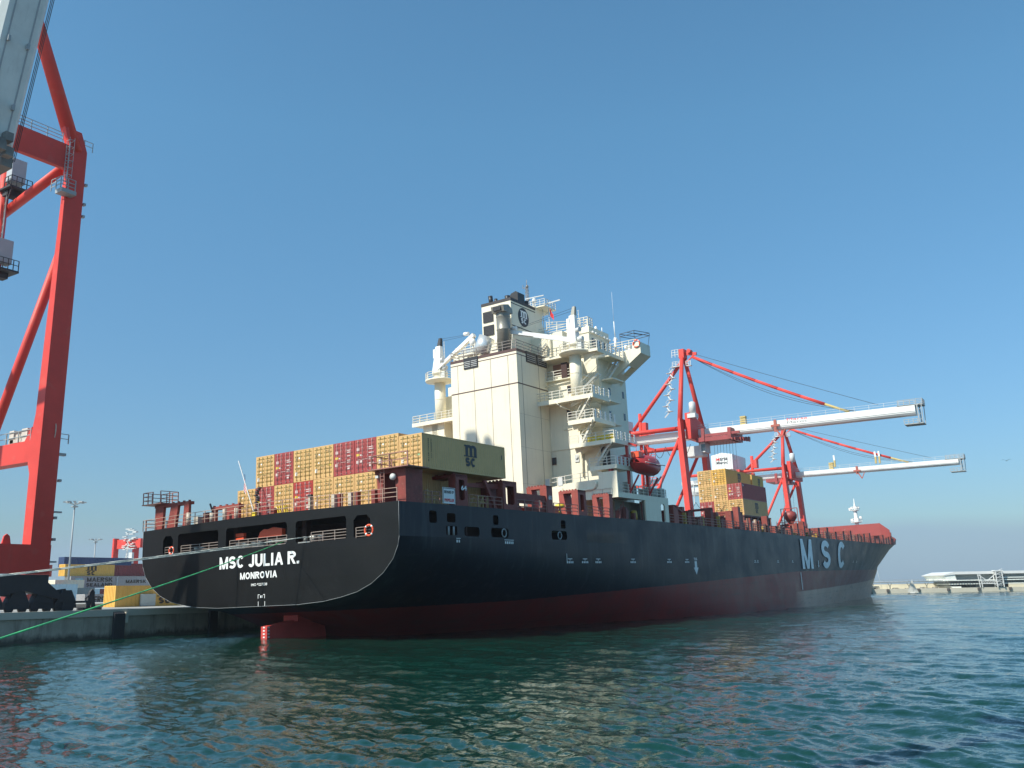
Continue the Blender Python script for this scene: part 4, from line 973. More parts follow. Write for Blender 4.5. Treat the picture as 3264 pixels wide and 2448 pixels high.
# breakwater, foremast, forecastle
d = MB()
d.add([(-10.5,200,12),(10.6,200,12.0),(11.6,203.5,12.4),(-11.6,203.5,12.4),(-10.2,200.2,16.0),(10.4,200.2,15.95),(-10.2,200.4,16.0),(10.4,200.4,15.95)], [(0,1,5,4),(0,4,6,3),(1,2,7,5),(4,5,7,6),(2,3,6,7)])
d.prism('y', [(10.3,15.95),(12.6,14.0),(12.6,10.2),(10.3,10.2)], 200.1, 200.3)
d.prism('y', [(-10.3,15.95),(-12.6,14.0),(-12.6,10.2),(-10.3,10.2)], 200.1, 200.3)
d.box(-12.5,12.5,200.1,200.3,10.0,12.2)
d.build('breakwater', mat('breakwater_red', (0.30,.05,.045), .5, var=.1), ship)
d = MB()
for y0, y1 in ((205,215),(215,226),(226,235),(235,246)):
    for sx in (1,-1):
        a_ = (sx*itp(HB, y0), y0, itp(ZD, y0)); b_ = (sx*itp(HB, y1), y1, itp(ZD, y1))
        h0 = 1.0+2.2*(y0-205)/42; h1 = 1.0+2.2*(y1-205)/42
        d.add([a_, b_, (b_[0]*1.02, b_[1]+.3, b_[2]+h1), (a_[0]*1.02, a_[1]+.3, a_[2]+h0)], [(0,1,2,3)])
d.build('bow_bulwark', mat('bulwark_red', (.27,.06,.05), .55, var=.3), ship)
d = MB(); random.seed(11)
for k in range(26):
    y = random.uniform(203,232); x = random.uniform(-.2,.95)*itp(HB, y); zd = itp(ZD, y)+.3; d.box(x,x+.5,y,y+.6,zd,zd+random.uniform(1,3.0))
d.build('windlass', deckred2, ship)
d = MB(); d.bar((7.6,221,12),(7.2,221,15.6),.22); d.bar((6.6,223,12.5),(6.2,223,15.3),.18); d.bar((5,227,13),(4.4,227,15.4),.25); d.bar((4.0,230,13.5),(3.6,230,15.2),.2)
d.build('bow_post', dgrey, ship)
d = MB(); d.lathe((0,220.6,11.5), [(.75,0),(.62,5),(.5,9.4),(.35,10.4),(.12,12.2),(.05,13)], 12); fm = d.build('foremast', white, ship)
d = MB()
for z, r_ in ((17.5,1.5),(20.9,1.15)): d.lathe((0,220.6,z), [(.4,0),(r_,.15),(r_,.3)], 12); d.rail([(r_*math.cos(R(a)),220.6+r_*math.sin(R(a)),z+.3) for a in range(0,361,60)], .9, 2, 1.5, .06)
d.bar((-1.3,220.2,21.8),(1.3,220.2,21.8),.2); d.box(-1.7,-1.2,220.3,220.8,21.2,21.9); d.box(1.0,1.6,220.1,220.6,18.6,19.3); d.lathe((-1.1,220,18.1),[(.3,0),(.3,.5)],8)
d.build('mast_platform', white, fm)
# red round ventilator on frame at y ~ 100
d = MB(); vy, vx = 114.0, 12.6
for sx in (0,3.0):
    for sy in (0,1.6): d.bar((vx-1.5+sx,vy+sy,10.3),(vx-1.5+sx,vy+sy,15.5),.12)
d.bar((vx-1.5,vy,15.5),(vx+1.5,vy,15.5),.12); d.bar((vx-1.5,vy,12.6),(vx+1.5,vy,12.6),.15); d.bar((vx-1.5,vy,13.4),(vx+1.5,vy+.1,12.6),.08)
d.lathe((vx-.1,vy+.8,13.3), [(.2,-1.6),(.35,-.6),(.8,0),(1.15,.5),(1.2,1.0),(1.0,1.5),(.4,1.8)], 16)
d.rail([(vx-2.2,vy-.4,12.1),(vx+2.3,vy-.4,12.1)],.9,2,1.1,.05); d.box(vx-2.2,vx+2.4,vy-.4,vy+2.2,11.9,12.1); d.box(vx+.9,vx+1.9,vy,vy+1.2,10.3,12.0); d.box(vx-1.9,vx-1.2,vy,vy+1.2,10.3,12.0)
d.build('deck_ventilator', mat('vent_red', (.27,.05,.04), .5), ship)

# ================================================================== CONTAINERS
CW = 2.438
def corr_body(L_, h, pitch=0.30, dep=0.04, fr=0.09):
    """box frame + corrugated long sides, origin at the aft lower port corner"""
    d = MB(); w = CW
    for x in (0, w-fr*1.2):
        for y in (0, L_-fr*1.4): d.box(x,x+fr*1.2,y,y+fr*1.4,0,h)
    for x in (0, w-fr):
        d.box(x,x+fr,fr,L_-fr,0,fr*1.4); d.box(x,x+fr,fr,L_-fr,h-fr*.9,h)
    for y in (0, L_-fr): d.box(.1,w-.1,y,y+fr,0,fr*1.3); d.box(.1,w-.1,y,y+fr,h-fr*1.1,h)
    d.box(.05,w-.05,.1,L_-.1,.06,.12); d.box(.05,w-.05,.1,L_-.1,h-.06,h-.02); d.box(.1,w-.1,L_-.09,L_-.04,.1,h-.05); d.box(.1,w-.1,.07,.1,.1,h-.05)
    n_ = int((L_-.3)/pitch)
    for xo, xi in ((w-.01, w-.01-dep), (.01, .01+dep)):
        prof = []
        for i in range(n_):
            y = .13+i*(L_-.26)/n_; p_ = (L_-.26)/n_
            prof += [(xo,y),(xo,y+p_*.28),(xi,y+p_*.5),(xi,y+p_*.78)]
        prof.append((xo,L_-.13))
        vs = [(x,y,.1) for x,y in prof]+[(x,y,h-.07) for x,y in prof]; k = len(prof)
        d.add(vs, [(i,i+1,k+i+1,k+i) for i in range(k-1)])
    return d
BODY = {}; DOOR = {}
def door_mb(h, side):
    d = MB(); w = CW; x0, x1 = (.1,w/2-.01) if side == 0 else (w/2+.01,w-.1)
    z0, z1 = .13, h-.11
    d.box(x0,x1,0,.05,z0,z1)
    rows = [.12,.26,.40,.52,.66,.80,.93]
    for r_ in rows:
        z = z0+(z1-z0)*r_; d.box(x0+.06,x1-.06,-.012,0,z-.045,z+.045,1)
    for r_ in (.19,.33,.46,.59,.73,.87):
        z = z0+(z1-z0)*r_; d.box(x0+.04,x1-.04,-.022,0,z-.08,z+.08,0)
    return d
def rod_mb(h, x):
    d = MB(); d.tube((x,-.05,.08),(x,-.05,h-.06),.021,nn=6)
    for z in (.16,.5*h,h-.16,.25*h,.75*h): d.box(x-.06,x+.06,-.055,0,z-.035,z+.035)
    d.box(x-.02,x+.3,-.075,-.05,h*.38,h*.38+.05) if x < CW/2 else d.box(x-.3,x+.02,-.075,-.05,h*.38,h*.38+.05)
    return d
rodm = {'yellow': mat('rod_y', (.42,.32,.13), .5), 'red': mat('rod_r', (.50,.30,.28), .5), 'amber': mat('rod_a', (.45,.28,.08), .5)}
def make_cont(kind, L_, h, colm, label, group, mw, logo_side=False, num=0):
    """kind: yellow / red ; door end faces aft (-y)"""
    root = empty('shipping_container', label=label, cat='container', group=group, mw=mw)
    key = (L_, h, colm.name)
    if key not in BODY:
        body = corr_body(L_, h).build('container_body', colm, root)
        BODY[key] = body.data
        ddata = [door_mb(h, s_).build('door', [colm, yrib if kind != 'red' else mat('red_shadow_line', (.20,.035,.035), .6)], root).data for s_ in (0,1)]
        o_ = root.children
        rods = []
        for o2, xs in zip([c for c in root.children if c.name.startswith('door')], ((.42,.9),(1.52,2.02))):
            for x in xs: rods.append(rod_mb(h, x).build('lock_rod', rodm[kind], o2).data)
        DOOR[key] = (ddata, rods)
    else:
        b_ = bpy.data.objects.new('container_body', BODY[key]); COL.objects.link(b_); b_.parent = root
        ddata, rods = DOOR[key]
        for i in (0,1):
            q = bpy.data.objects.new('door', ddata[i]); COL.objects.link(q); q.parent = root
            for j in (0,1):
                r_ = bpy.data.objects.new('lock_rod', rods[i*2+j]); COL.objects.link(r_); r_.parent = q
    rnd = random.Random(num)
    d = MB()
    if kind == 'red':
        for r_ in (.72,.66,.55,.42,.36,.24): d.box(1.62,1.62+rnd.uniform(.35,.6),-.034,-.03,h*r_,h*r_+.08)
        for x, z in ((.25,.66),(.2,.28)): d.box(x,x+.3,-.034,-.03,h*z,h*z+.25)
        if rnd.random() < .5: d.box(.62,.88,-.034,-.03,h*.3,h*.3+.22)
        d.box(1.65,1.9,-.034,-.03,h*.16,h*.16+.15); d.box(.62,.8,-.034,-.03,h*.5,h*.5+.13)
        d.build('door_marking', mat('mark_pale', (.62,.50,.47), .6, var=.3), root)
        d = MB(); d.box(.22,.55,-.035,-.03,h*.5,h*.5+.2); d.build('warning_patch', yellowp, root)
    else:
        d.box(.30,.52,-.034,-.03,h*.68,h*.68+.30); d.box(1.5,1.75,-.034,-.03,h*.83,h*.83+.05); d.box(1.85,2.05,-.034,-.03,h*.83,h*.83+.05); d.box(1.85,2.0,-.034,-.03,h*.78,h*.78+.05)
        d.build('door_marking', mat('mark_dark', (.10,.08,.05), .6), root)
        d = MB(); d.box(.68,.84,-.034,-.03,h*.72,h*.72+.13); d.box(.62,.76,-.034,-.03,h*.47,h*.47+.1); d.box(.25,.5,-.034,-.03,h*.2,h*.2+.3); d.build('sticker', lettering, root)
        if rnd.random() < .6:
            d = MB(); d.box(1.9,2.2,-.034,-.03,h*.36,h*.36+.14); d.build('sticker', mat('green_sticker', (.35,.62,.35), .5) if rnd.random() < .5 else yellowp, root)
    return root
ordn = ['first','second','third','fourth','fifth','sixth','seventh','eighth']
up_c = ['Y','R','Y','Y','R','R','Y','Y']; lo_c = ['Y','R','Y','R2','Y','Y','Y','Y']
cm_ = {'Y': ('yellow', yel), 'R': ('red', red), 'R2': ('red', red2)}
for k, c in enumerate(up_c):
    kd, mm = cm_[c]; z0 = 13.58 if k < 7 else 13.28
    lab = f"{kd} container, {ordn[k]} from the left in the upper row above the stern"
    if k == 7: lab = 'yellow container ending the upper stern row at right, large dark logo on its side'
    r_ = make_cont(kd, 12.19, 2.896, mm, lab, 'containers stacked above the stern', on_ship(-3.82+2.5*k, 3.09, z0), num=k)
    if k == 7:
        logo(r_, (CW, 5.75, .62), Y, Z, 1.95, 1.9, navy, 'logo', .012)
        for j, (yy, bod) in enumerate(((.75,'MEDU 4218'),(1.15,'SHIPPING CO'))):
            text('side_marking', bod, (CW, yy, 2.5), (0,0,-1), Y, 1.9 if j == 0 else 1.6, .14, mat('mark_dark', (.10,.08,.05)), r_, .015, .01)
        d = MB(); d.box(CW,CW+.014,11.6,11.68,1.7,2.1); d.build('side_marking', navy, r_)
for k, c in enumerate(lo_c):
    kd, mm = cm_[c]
    make_cont(kd, 12.19, 2.87, mm, f"{kd} container, {ordn[k]} from the left in the lower row above the stern" , 'containers stacked above the stern', on_ship(-6.32+2.5*k, 3.09, 10.68), num=20+k)
# mid-ship stack forward of the deckhouse; columns A (outboard) .. C
SX, SY, SZ, TH = 12.4-CW, 90.2, 13.4, 2.59
mid = [('A',0,'Y','yellow container, outermost in the bottom tier of the stack ahead of the deckhouse',True),('B',0,'Y','yellow container with crossed lashings in the bottom tier of the stack ahead of the deckhouse',False),('C',0,'R','red container partly hidden at the lower left of the stack ahead of the deckhouse',False),
       ('A',1,'R','red container at the outboard end of the middle tier, long dark red side showing',False),('B',1,'Y','middle yellow container of the middle tier ahead of the deckhouse, left of a red one',False),('C',1,'Y','yellow container at the left of the middle tier ahead of the deckhouse',False),
       ('B',2,'Y2','amber container topping the right of the stack ahead of the deckhouse, dark side logo',True),('C',2,'Y','yellow container at the top left of the stack ahead of the deckhouse',False)]
cm_['Y2'] = ('amber', yel2)
for i, (cl, tr_, c, lab, lg) in enumerate(mid):
    kd, mm = cm_[c]; kk = 'ABC'.index(cl)
    r_ = make_cont(kd, 12.19, TH, mm, lab, 'containers ahead of the deckhouse', on_ship(SX-2.5*kk, SY, SZ+tr_*(TH+.02)), num=40+i)
    if lg: logo(r_, (CW, 5.6, .45), Y, Z, 1.7, 1.75, navy, 'logo', .012)
    if cl == 'A' and tr_ == 1: text('side_marking', 'CA', (CW, .35, 2.05), Y, Z, .7, .35, lettering, r_, .012, .03)
    if cl in 'AB' and tr_ == 0:
        d = MB(); d.bar((.3,-.12,.1),(1.9,-.12,1.9),.04); d.bar((2.1,-.12,.1),(.5,-.12,1.9),.04); d.bar((.5,-.12,.1),(1.2,-.12,1.0),.04); d.build('lashing_bar', dgrey, r_)
for i, (kk, tr_, mm, lab) in enumerate(((0,0,maroon,'brown container lowest behind the outboard stack, only its side edge visible'),(0,1,maroon,'brown container second up behind the outboard stack, only its side edge visible'),(0,2,yel2,'amber container topping the bay behind the outboard red one, only its side showing'))):
    r_ = make_cont('amber' if mm is yel2 else 'red', 6.06, TH, mm, lab, 'second bay ahead of the deckhouse', on_ship(SX-2.5, SY+13.0, SZ+tr_*(TH+.02)), num=60+i)
    if tr_ == 2: logo(r_, (CW, 3.0, .6), Y, Z, 1.3, 1.5, navy, 'logo', .012)

# ================================================================== things carried by the ship
# lifeboat
lb = empty('lifeboat', mw=on_ship(17.1, 44.0, 16.5), label='red enclosed lifeboat hanging at the starboard side of the deckhouse', cat='lifeboat')
d = MB(); secs = []
for y, w, zb, zt in ((-3.4,.15,.5,.9),(-2.9,.75,-.3,1.0),(-1.8,1.15,-.75,1.05),(0,1.25,-.85,1.05),(1.8,1.1,-.75,1.1),(2.8,.6,-.35,1.2),(3.4,.1,.5,1.3)):
    secs.append([(0,y,zb),(w*.55,y,zb+.2),(w*.95,y,zb+.65),(w,y,.45),(0,y,.45),(-w,y,.45),(-w*.95,y,zb+.65),(-w*.55,y,zb+.2)])
vs = [p for s_ in secs for p in s_]; K = 8
fs = [(i*K+j,i*K+(j+1) % K,(i+1)*K+(j+1) % K,(i+1)*K+j) for i in range(len(secs)-1) for j in range(K)]
d.add(vs, fs, 0, True); d.build('boat_hull', boatred, lb)
d = MB(); secs = []
for y, w, h in ((-3.3,.2,.1),(-2.7,.75,.75),(-1.6,1.1,1.05),(0,1.2,1.15),(1.5,1.1,1.1),(2.4,.8,.8),(3.2,.2,.1)):
    secs.append([(w*math.cos(R(a)),y,.46+h*math.sin(R(a))) for a in (0,30,60,90,120,150,180)])
vs = [p for s_ in secs for p in s_]; K = 7
d.add(vs, [(i*K+j,i*K+j+1,(i+1)*K+j+1,(i+1)*K+j) for i in range(len(secs)-1) for j in range(K-1)], 0, True); d.build('canopy', boatred, lb)
d = MB(); d.box(-.5,.5,-2.9,-2.0,1.1,1.75); d.build('steering_cupola', orange, lb)
d = MB(); d.path([(1.27,-2.9,.4),(1.3,0,.35),(1.2,2.7,.45)],.06); d.box(1.18,1.22,-1.8,-1.5,.7,.85); d.box(1.22,1.25,.2,.5,.75,.9); d.build('fender_strip', mat('strip', (.55,.4,.38), .6), lb)
dv = MB()
for y in (41.6,46.8):
    dv.bar((15.9,y,13.5),(15.9,y,19.6),.3); dv.bar((15.9,y,19.5),(17.2,y,19.0),.25); dv.tube((17.1,y,19),(17.1,y,17.8),.03,nn=4); dv.bar((15.9,y,13.6),(17.2,y,15.6),.16)
dv.bar((15.9,46.9,14),(15.8,51,16.2),.14); dv.build('lifeboat_davit', boatred, ship)
dv = MB(); dv.lathe((15.4,41.2,16.6),[(.5,0),(.55,.6),(.5,1.2),(.2,1.4)],12); dv.box(15.2,15.8,42.0,42.6,16.6,18.2); dv.build('boat_winch', boatred, ship)
dv = MB()
dv.lathe((15.2,48.6,14.0),[(.7,-.9),(.75,0),(.7,.9)],14,axis=(0,1,0)); dv.box(14.6,15.9,50,51.4,13.5,14.7); dv.bar((15.9,49.8,13.5),(15.9,51.4,16.4),.08); dv.box(14.9,15.7,46,47,13.5,14.4); dv.tube((15.2,44.2,13.5),(15.2,44.2,14.6),.3); dv.box(14.6,15.2,42.4,43.4,13.5,15.0)
for y in (39.6,40.8): dv.box(13.9,14.6,y,y+.7,13.5,15.2)
dv.build('deck_equipment', mat('equip', (.42,.42,.38), .5, var=.4), ship)
dv = MB(); dv.box(15.0,15.3,38.3,39.0,13.5,16.3); dv.build('fire_cabinet', boatred, ship)
# lifebuoys
def buoy(x, y, z, ax, lab, r_=.36):
    d = MB(); seg = 20
    b = empty('lifebuoy', mw=on_ship(x,y,z), label=lab, cat='lifebuoy', group='orange lifebuoys')
    for nm, mm, rng in (('ring', orange, range(0,seg)), ('band', lettering, (2,7,12,17))):
        d = MB()
        for k in rng:
            a, c = 2*PI*k/seg, 2*PI*(k+1)/seg; rr = .085 if nm == 'ring' else .092
            if ax == 'y': d.tube((r_*math.cos(a),0,r_*math.sin(a)),(r_*math.cos(c),0,r_*math.sin(c)),rr,nn=8)
            else: d.tube((0,r_*math.cos(a),r_*math.sin(a)),(0,r_*math.cos(c),r_*math.sin(c)),rr,nn=8)
        d.build(nm, mm, b)
buoy(13.0, .02, 8.35, 'y', 'orange lifebuoy hung in the rightmost opening of the black transom', .42)
buoy(-11.8, .05, 8.3, 'y', 'orange lifebuoy hung in the leftmost opening of the black transom', .34)
buoy(15.75, 46.9, 32.75, 'y', 'orange lifebuoy on the tip of the cream bridge wing', .45)
# warning board
wb = empty('warning_board', mw=on_ship(16.17, 5.6, 10.5), label='small white notice board standing on the starboard deck edge beside the number 64 frame', cat='sign')
d = MB(); d.box(-.03,0,0,1.75,0,1.35); d.build('board', lettering, wb)
d = MB(); d.box(0,.008,0.04,1.71,1.25,1.31); d.box(0,.008,.04,.1,.04,1.31); d.box(0,.008,1.65,1.71,.04,1.31); d.build('border', black, wb)
glyph_text('wording', 'BEWARE OF', (.0,.22,.85), Y, Z, 1.3,.24, black, wb, .012, .24); glyph_text('wording', 'PROPELLER', (.0,.22,.15), Y, Z, 1.3,.26, flagred, wb, .012, .24)
# flags
def flag(name, x, y, z, lab, cols, w, h, droop, m2=None):
    f = empty(name, mw=on_ship(x, y, z), label=lab, cat='flag')
    d = MB(); nx, nz_ = 8, 8; vs = []
    for i in range(nx+1):
        for j in range(nz_+1):
            u, v = i/nx, j/nz_
            vs.append((w*u*(1-.5*droop)+.04*math.sin(6*u+3*v), .06*math.sin(9*u+2*v), -h*v-droop*w*u*1.1))
    fs = []; mi = []
    for i in range(nx):
        for j in range(nz_): fs.append((i*(nz_+1)+j,i*(nz_+1)+j+1,(i+1)*(nz_+1)+j+1,(i+1)*(nz_+1)+j)); mi.append(j % 2 if m2 == 'stripe' and not (i < 3 and j < 4) else (2 if m2 == 'stripe' else 0))
    d.v = vs; d.f = fs; d.m = mi; d.sm = [True]*len(fs); d.build('cloth', cols, f)
    return f
fl = flag('ensign_flag', -3.0, 1.0, 14.7, 'red and white striped flag hanging from the slanting staff above the transom', [flagred, lettering, cblue], .8, 1.2, 1.3, 'stripe')
d = MB(); d.bar((-3.75,.95,15.95),(-1.45,1.0,10.7),.07); d.build('flag_staff', lettering, ship)
flag('courtesy_flag', 4.75, 44.6, 39.2, 'plain red flag flying from the radar mast behind the funnel', [flagred], 1.0, .85, .9)
# coiled chain and gear beside the staff
d = MB(); random.seed(2)
for k in range(16): d.lathe((-1.1+random.uniform(-.25,.3),.9,10.7+.16*k), [(.2,0),(.2,.12)], 6)
d.build('anchor_light_post', dgrey, ship)

# ================================================================== QUAY
GZ = 2.5
d = MB(); d.box(-900,-80.0,-250,900,-4,GZ); tag(d.build('quay', [quaym]), kind='structure')
d = MB(); d.box(-899,-80.4,-249,899,GZ+.004,GZ+.02); tag(d.build('quay_apron', apron), kind='structure')
d = MB(); d.box(-80.4,-79.86,-249,899,GZ-.45,GZ+.16); tag(d.build('quay_cope', palec), label='pale concrete cope running along the top edge of the quay wall', cat='kerb')
d = MB(); d.box(-880,-112,60,700,GZ+.02,2.99); tag(d.build('container_yard', apron), kind='structure')
def fender(y, w, lab):
    f = empty('quay_fender', (-79.86,y,0), label=lab, cat='fender', group='fenders on the quay wall')
    d = MB(); d.box(0,.32,-w/2,w/2,-.3,2.25); d.prism('y', [(0,2.25),(.32,2.25),(0,2.45)], -w/2, w/2); d.build('rubber_block', dgrey, f)
    d = MB(); d.box(.05,.35,w/2+.02,w/2+.3,1.4,2.4); d.build('ladder_rung', palec, f)
fender(53.2, 1.1, 'black rubber fender with pale top corner on the quay wall left of the stern')
fender(64.0, 1.0, 'dark rubber fender on the quay wall in the shade under the ship stern')
def bollard(x, y, lab):
    b = empty('mooring_bollard', (x,y,GZ), label=lab, cat='bollard')
    d = MB(); d.lathe((0,0,0), [(.32,0),(.25,.1),(.22,.45),(.38,.55),(.38,.65),(.1,.72)], 14); d.build('post', dgrey, b)
bollard(-80.9, 15.0, 'black iron bollard at the quay edge left of the view that holds the grey ropes')

# ------------------------------------------------------------------ ship-to-shore cranes
def crane(lab, ya, yb, s, xs, xl, zs, zp, zt, apz, bz, tipx, backx, raised=False, near=False, bh=2.35):
    root = empty('gantry_crane', (xs, (ya+yb)/2, GZ), label=lab, cat='crane')
    O_ = Vector((xs, (ya+yb)/2, GZ)); ym = (ya+yb)/2
    def B(d, nm, mm, parent=root):
        if parent is root: d.v = [(x-O_.x, y-O_.y, z-O_.z) for x, y, z in d.v]
        else: d.v = [(x-O_.x, y-O_.y, z-O_.z) for x, y, z in d.v]
        return d.build(nm, mm, parent)
    for y in (ya, yb):
        d = MB()
        hw = .95*s if near else 1.3*s
        e_ = 0 if near else 2.0
        d.prism('y', [(xs+e_,zs),(xs-1.45*s+e_,zs),(xs-1.45*s+e_*.8,zp-2.2),(xs-1.9*s+e_*.8,zp-1.2),(xs-1.9*s+e_*.7,zp+1.0),(xs-1.35*s+e_*.6,zp+3.5)]+([] if near else [(xs-1.1*s,bz-.5)])+[(xs-.62*s,zt-6*s),(xs-.62*s,zt),(xs,zt)], y-hw, y+hw)
        leg = B(d, 'leg', gantry)
        if not near:
            d = MB(); d.box(xs-.8*s,xs+.1*s,y-1.15*s,y+1.15*s,zt-5.0*s,zt-1.0*s); B(d, 'leg_collar', gantry, leg)
        d = MB(); d.box(xl-1.1*s,xl,y-.6*s,y+.6*s,zs,zt-.5); B(d, 'landside_leg', gantry)
        d = MB(); d.box(xl-.003,xs-1.85*s,y-.93*s,y-.93*s+1.3,zp-1.05*s,zp+1.0*s); 
        if near: d.prism('y', [(xs-1.85*s,zp+1.0*s),(xs-2.9*s,zp+1.0*s),(xs-1.85*s,zp+2.3*s)], y-.92*s, y+.3)
        B(d, 'portal_beam', gantry)
        d = MB(); d.tube((xs-.9*s,y,bz-.5*s),(xl-.3,y,zs+1.5),.47*s,nn=14); B(d, 'brace', gantry)
        if near: d = MB(); d.tube((xs-1.5,y-.5,zt-1.8),(xl,y,zt-4.0),.5,nn=16); B(d, 'tie_beam', gantry)
        d = MB(); d.tube((xs-.5*s,y+(.0 if y > ym else 0),zt-.3),(xs-1.9*s,ym+(y-ym)*.07,apz),.72*s,.55*s,nn=16)
        if near: d.prism('x', [(y-.95,zt-.02),(y+.945,zt-.02),(y+.2,zt+1.9),(y-1.6,zt+1.9)] if y > ym else [(y-.945,zt-.02),(y+.95,zt-.02),(y+1.6,zt+1.9),(y-.2,zt+1.9)], xs+.004, xs-.7)
        B(d, 'mast_leg', gantry)
    for x0, x1 in ((xs-1.3*s,xs+.02),(xl-1.2*s,xl+.1)):
        d = MB(); d.box(x0,x1,ya-1.0*s,yb+1.0*s,zs-2.6*s,zs); 
        if x1 > xl+1: d.prism('x', [(yb-3.4*s,zs),(yb-2.6*s,zs),(yb-2.75*s,zs+.7*s),(yb-3.0*s,zs+.9*s),(yb-3.25*s,zs+.7*s)], xs-.5, xs-.3)
        B(d, 'sill_beam', gantry)
    d = MB(); d.box(xs-.6*s,xs-.05,ya,yb,zt-2.5*s,zt+.1*s); B(d, 'cross_beam', gantry)
    d = MB(); d.box(xl-.9*s,xl-.1,ya,yb,zt-2.5*s,zt-.6); B(d, 'cross_beam', gantry)
    # wheel trucks
    for xx in (xs-.7*s, xl-.6*s):
        for y in (ya, yb):
            d = MB(); d.prism('x', [(y-4.6*s,zs-2.7*s),(y+1.1*s,zs-2.7*s),(y+1.1*s,zs-3.4*s),(y+2.6*s,zs-4.6*s),(y+2.2*s,zs-4.9*s),(y-1.2*s,zs-4.1*s),(y-4.6*s,zs-4.9*s),(y-5*s,zs-4.5*s)] , xx-.7*s, xx+.6*s)
            for c in (-3.8,-1.4,.9,3.1):
                d.prism('x', [(y+(c-1.0)*s,GZ+.9),(y+(c+1.0)*s,GZ+.9),(y+(c+.45)*s,GZ+2.0),(y+(c-.45)*s,GZ+2.0)], xx-.5*s, xx+.45*s)
                d.prism('x', [(y+(c-1.1)*s,GZ+.35),(y+(c+1.1)*s,GZ+.35),(y+(c+1.0)*s,GZ+.95),(y+(c-1.0)*s,GZ+.95)], xx-.4*s, xx+.35*s)
                if near and c in (-3.8, 3.1): d.bar((xx,y+c*s,GZ+1.9),(xx,y+(c*.55)*s,zs-4.4*s),.5)
            bg_ = B(d, 'bogie', dgrey)
            d = MB()
            for c in (-4.4,-3.2,-2.0,-.8,.3,1.5,2.5,3.7): d.lathe((xx-.2,y+c*s,GZ+.36), [(.34,0),(.34,.4)], 14, axis=(1,0,0))
            B(d, 'wheel', mat('wheel_dark', (.05,.05,.05), .5), bg_)
    # apex
    ax_ = xs-1.9*s
    d = MB(); d.box(ax_-.8*s,ax_+.8*s,ym-1.3*s,ym+1.3*s,apz-1.2*s,apz+1.4*s); d.bar((ax_+.5*s,ym,apz+.2*s),(ax_+4.2*s,ym,apz-.4*s),.5*s,.9*s); d.bar((ax_+3.6*s,ym-.6,apz-.9*s),(ax_+1.0*s,ym-.6,apz-2.8*s),.3*s)
    d.lathe((ax_+2.2*s,ym-.9,apz+.6*s), [(.6*s,0),(.6*s,1.6)], 14, axis=(0,1,0)); B(d, 'apex_head', gantry)
    d = MB(); d.box(ax_-2.8*s,ax_-.6*s,ym-1.2,ym+1.2,apz-3.6*s,apz-3.4*s); d.rail([(ax_-2.8*s,ym-1.2,apz-.8*s),(ax_-.8*s,ym-1.2,apz-.8*s)],2.2*s,3,.8,.05); d.rail([(ax_-2.8*s,ym-1.2,apz-3.4*s),(ax_-.6*s,ym-1.2,apz-3.4*s)],1.1,3,.8,.04)
    d.box(ax_+1.6*s,ax_+3.0*s,ym-1.6,ym-.6,apz-4.0*s,apz-3.8*s); d.rail([(ax_+1.6*s,ym-1.6,apz-3.8*s),(ax_+3.0*s,ym-1.6,apz-3.8*s)],1.1,3,.7,.04)
    p = Vector((ax_-1.2*s,ya+1.2,zt+1)); q = Vector((ax_-1.4*s,ym-.8,apz-3.6*s)); k = 9
    for i in range(k):
        a_ = p.lerp(q, i/k)+Vector((-.9 if i % 2 else -2.1,0,0)); b_ = p.lerp(q, (i+1)/k)+Vector((-2.1 if i % 2 else -.9,0,0)); d.bar(a_, b_, .1,.3); d.bar(a_+Vector((0,0,1)), b_+Vector((0,0,1)), .05); d.box(b_.x-.7,b_.x+.7,b_.y-.5,b_.y+.5,b_.z-.06,b_.z)
    B(d, 'stair_tower', lgrey)
    # backstay
    d = MB(); d.tube((ax_-.3,ym,apz-2.0*s),(xl-.5,ym,zt-.2*s) if not raised else (xl-.5,ym,zt),.55*s,nn=14); B(d, 'backstay', gantry)
    # boom
    w, h = 1.75*s, bh*s
    def sect(w, h): return [(-w,h),(w,h),(w,h*.33),(w*.93,h*.30),(w*.93,h*.2),(w*.72,0),(-w*.72,0),(-w*.93,h*.2),(-w*.93,h*.30),(-w,h*.33)]
    if not raised:
        d = MB(); d.prism('x', [(ym+a_, bz+c_) for a_, c_ in sect(w,h)], backx, tipx)
        bo = B(d, 'boom', cwhite)
        d = MB(); zz = bz+h
        d.rail([(backx,ym-w,zz),(tipx,ym-w,zz)],1.0,2,3.0,.025); B(d, 'walkway_rail', lgrey, bo)
        # tip frame
        d = MB(); d.box(tipx-3.5,tipx+1.6,ym-w,ym+w,zz-.1,zz+.15); d.rail([(tipx-3.3,ym-w,zz+.1),(tipx+1.5,ym-w,zz+.1),(tipx+1.5,ym+w,zz+.1)],1.1,3,1.1,.05)
        for yy in (ym-w,ym+w): d.bar((tipx+.4,yy,zz),(tipx+.6,yy,bz-1.9),.22); d.bar((tipx+1.3,yy,zz),(tipx+1.3,yy,bz-1.9),.14)
        for i in range(4): d.bar((tipx+.4,ym-w,bz-1.5+i*1.1),(tipx+1.3,ym-w,bz-1.0+i*1.1),.1)
        d.box(tipx-2.4,tipx+1.4,ym-w,ym+w,bz-2.1,bz-1.9); d.rail([(tipx-2.4,ym-w,bz-1.9),(tipx+.3,ym-w,bz-1.9)],.9,2,.9,.05)
        B(d, 'tip_platform', grey)
        xf = backx+(tipx-backx)*.80 if backx > -115 else tipx-14
        xf = tipx-13.5*s/.85
        d = MB(); A_ = Vector((ax_+3.0*s,ym-.5,apz-1.2*s)); E_ = Vector((xf,ym-.5,zz+.2)); dirv = E_-A_
        sag = lambda t_: A_+dirv*t_+Vector((0,0,-.5*s*math.sin(PI*t_)))
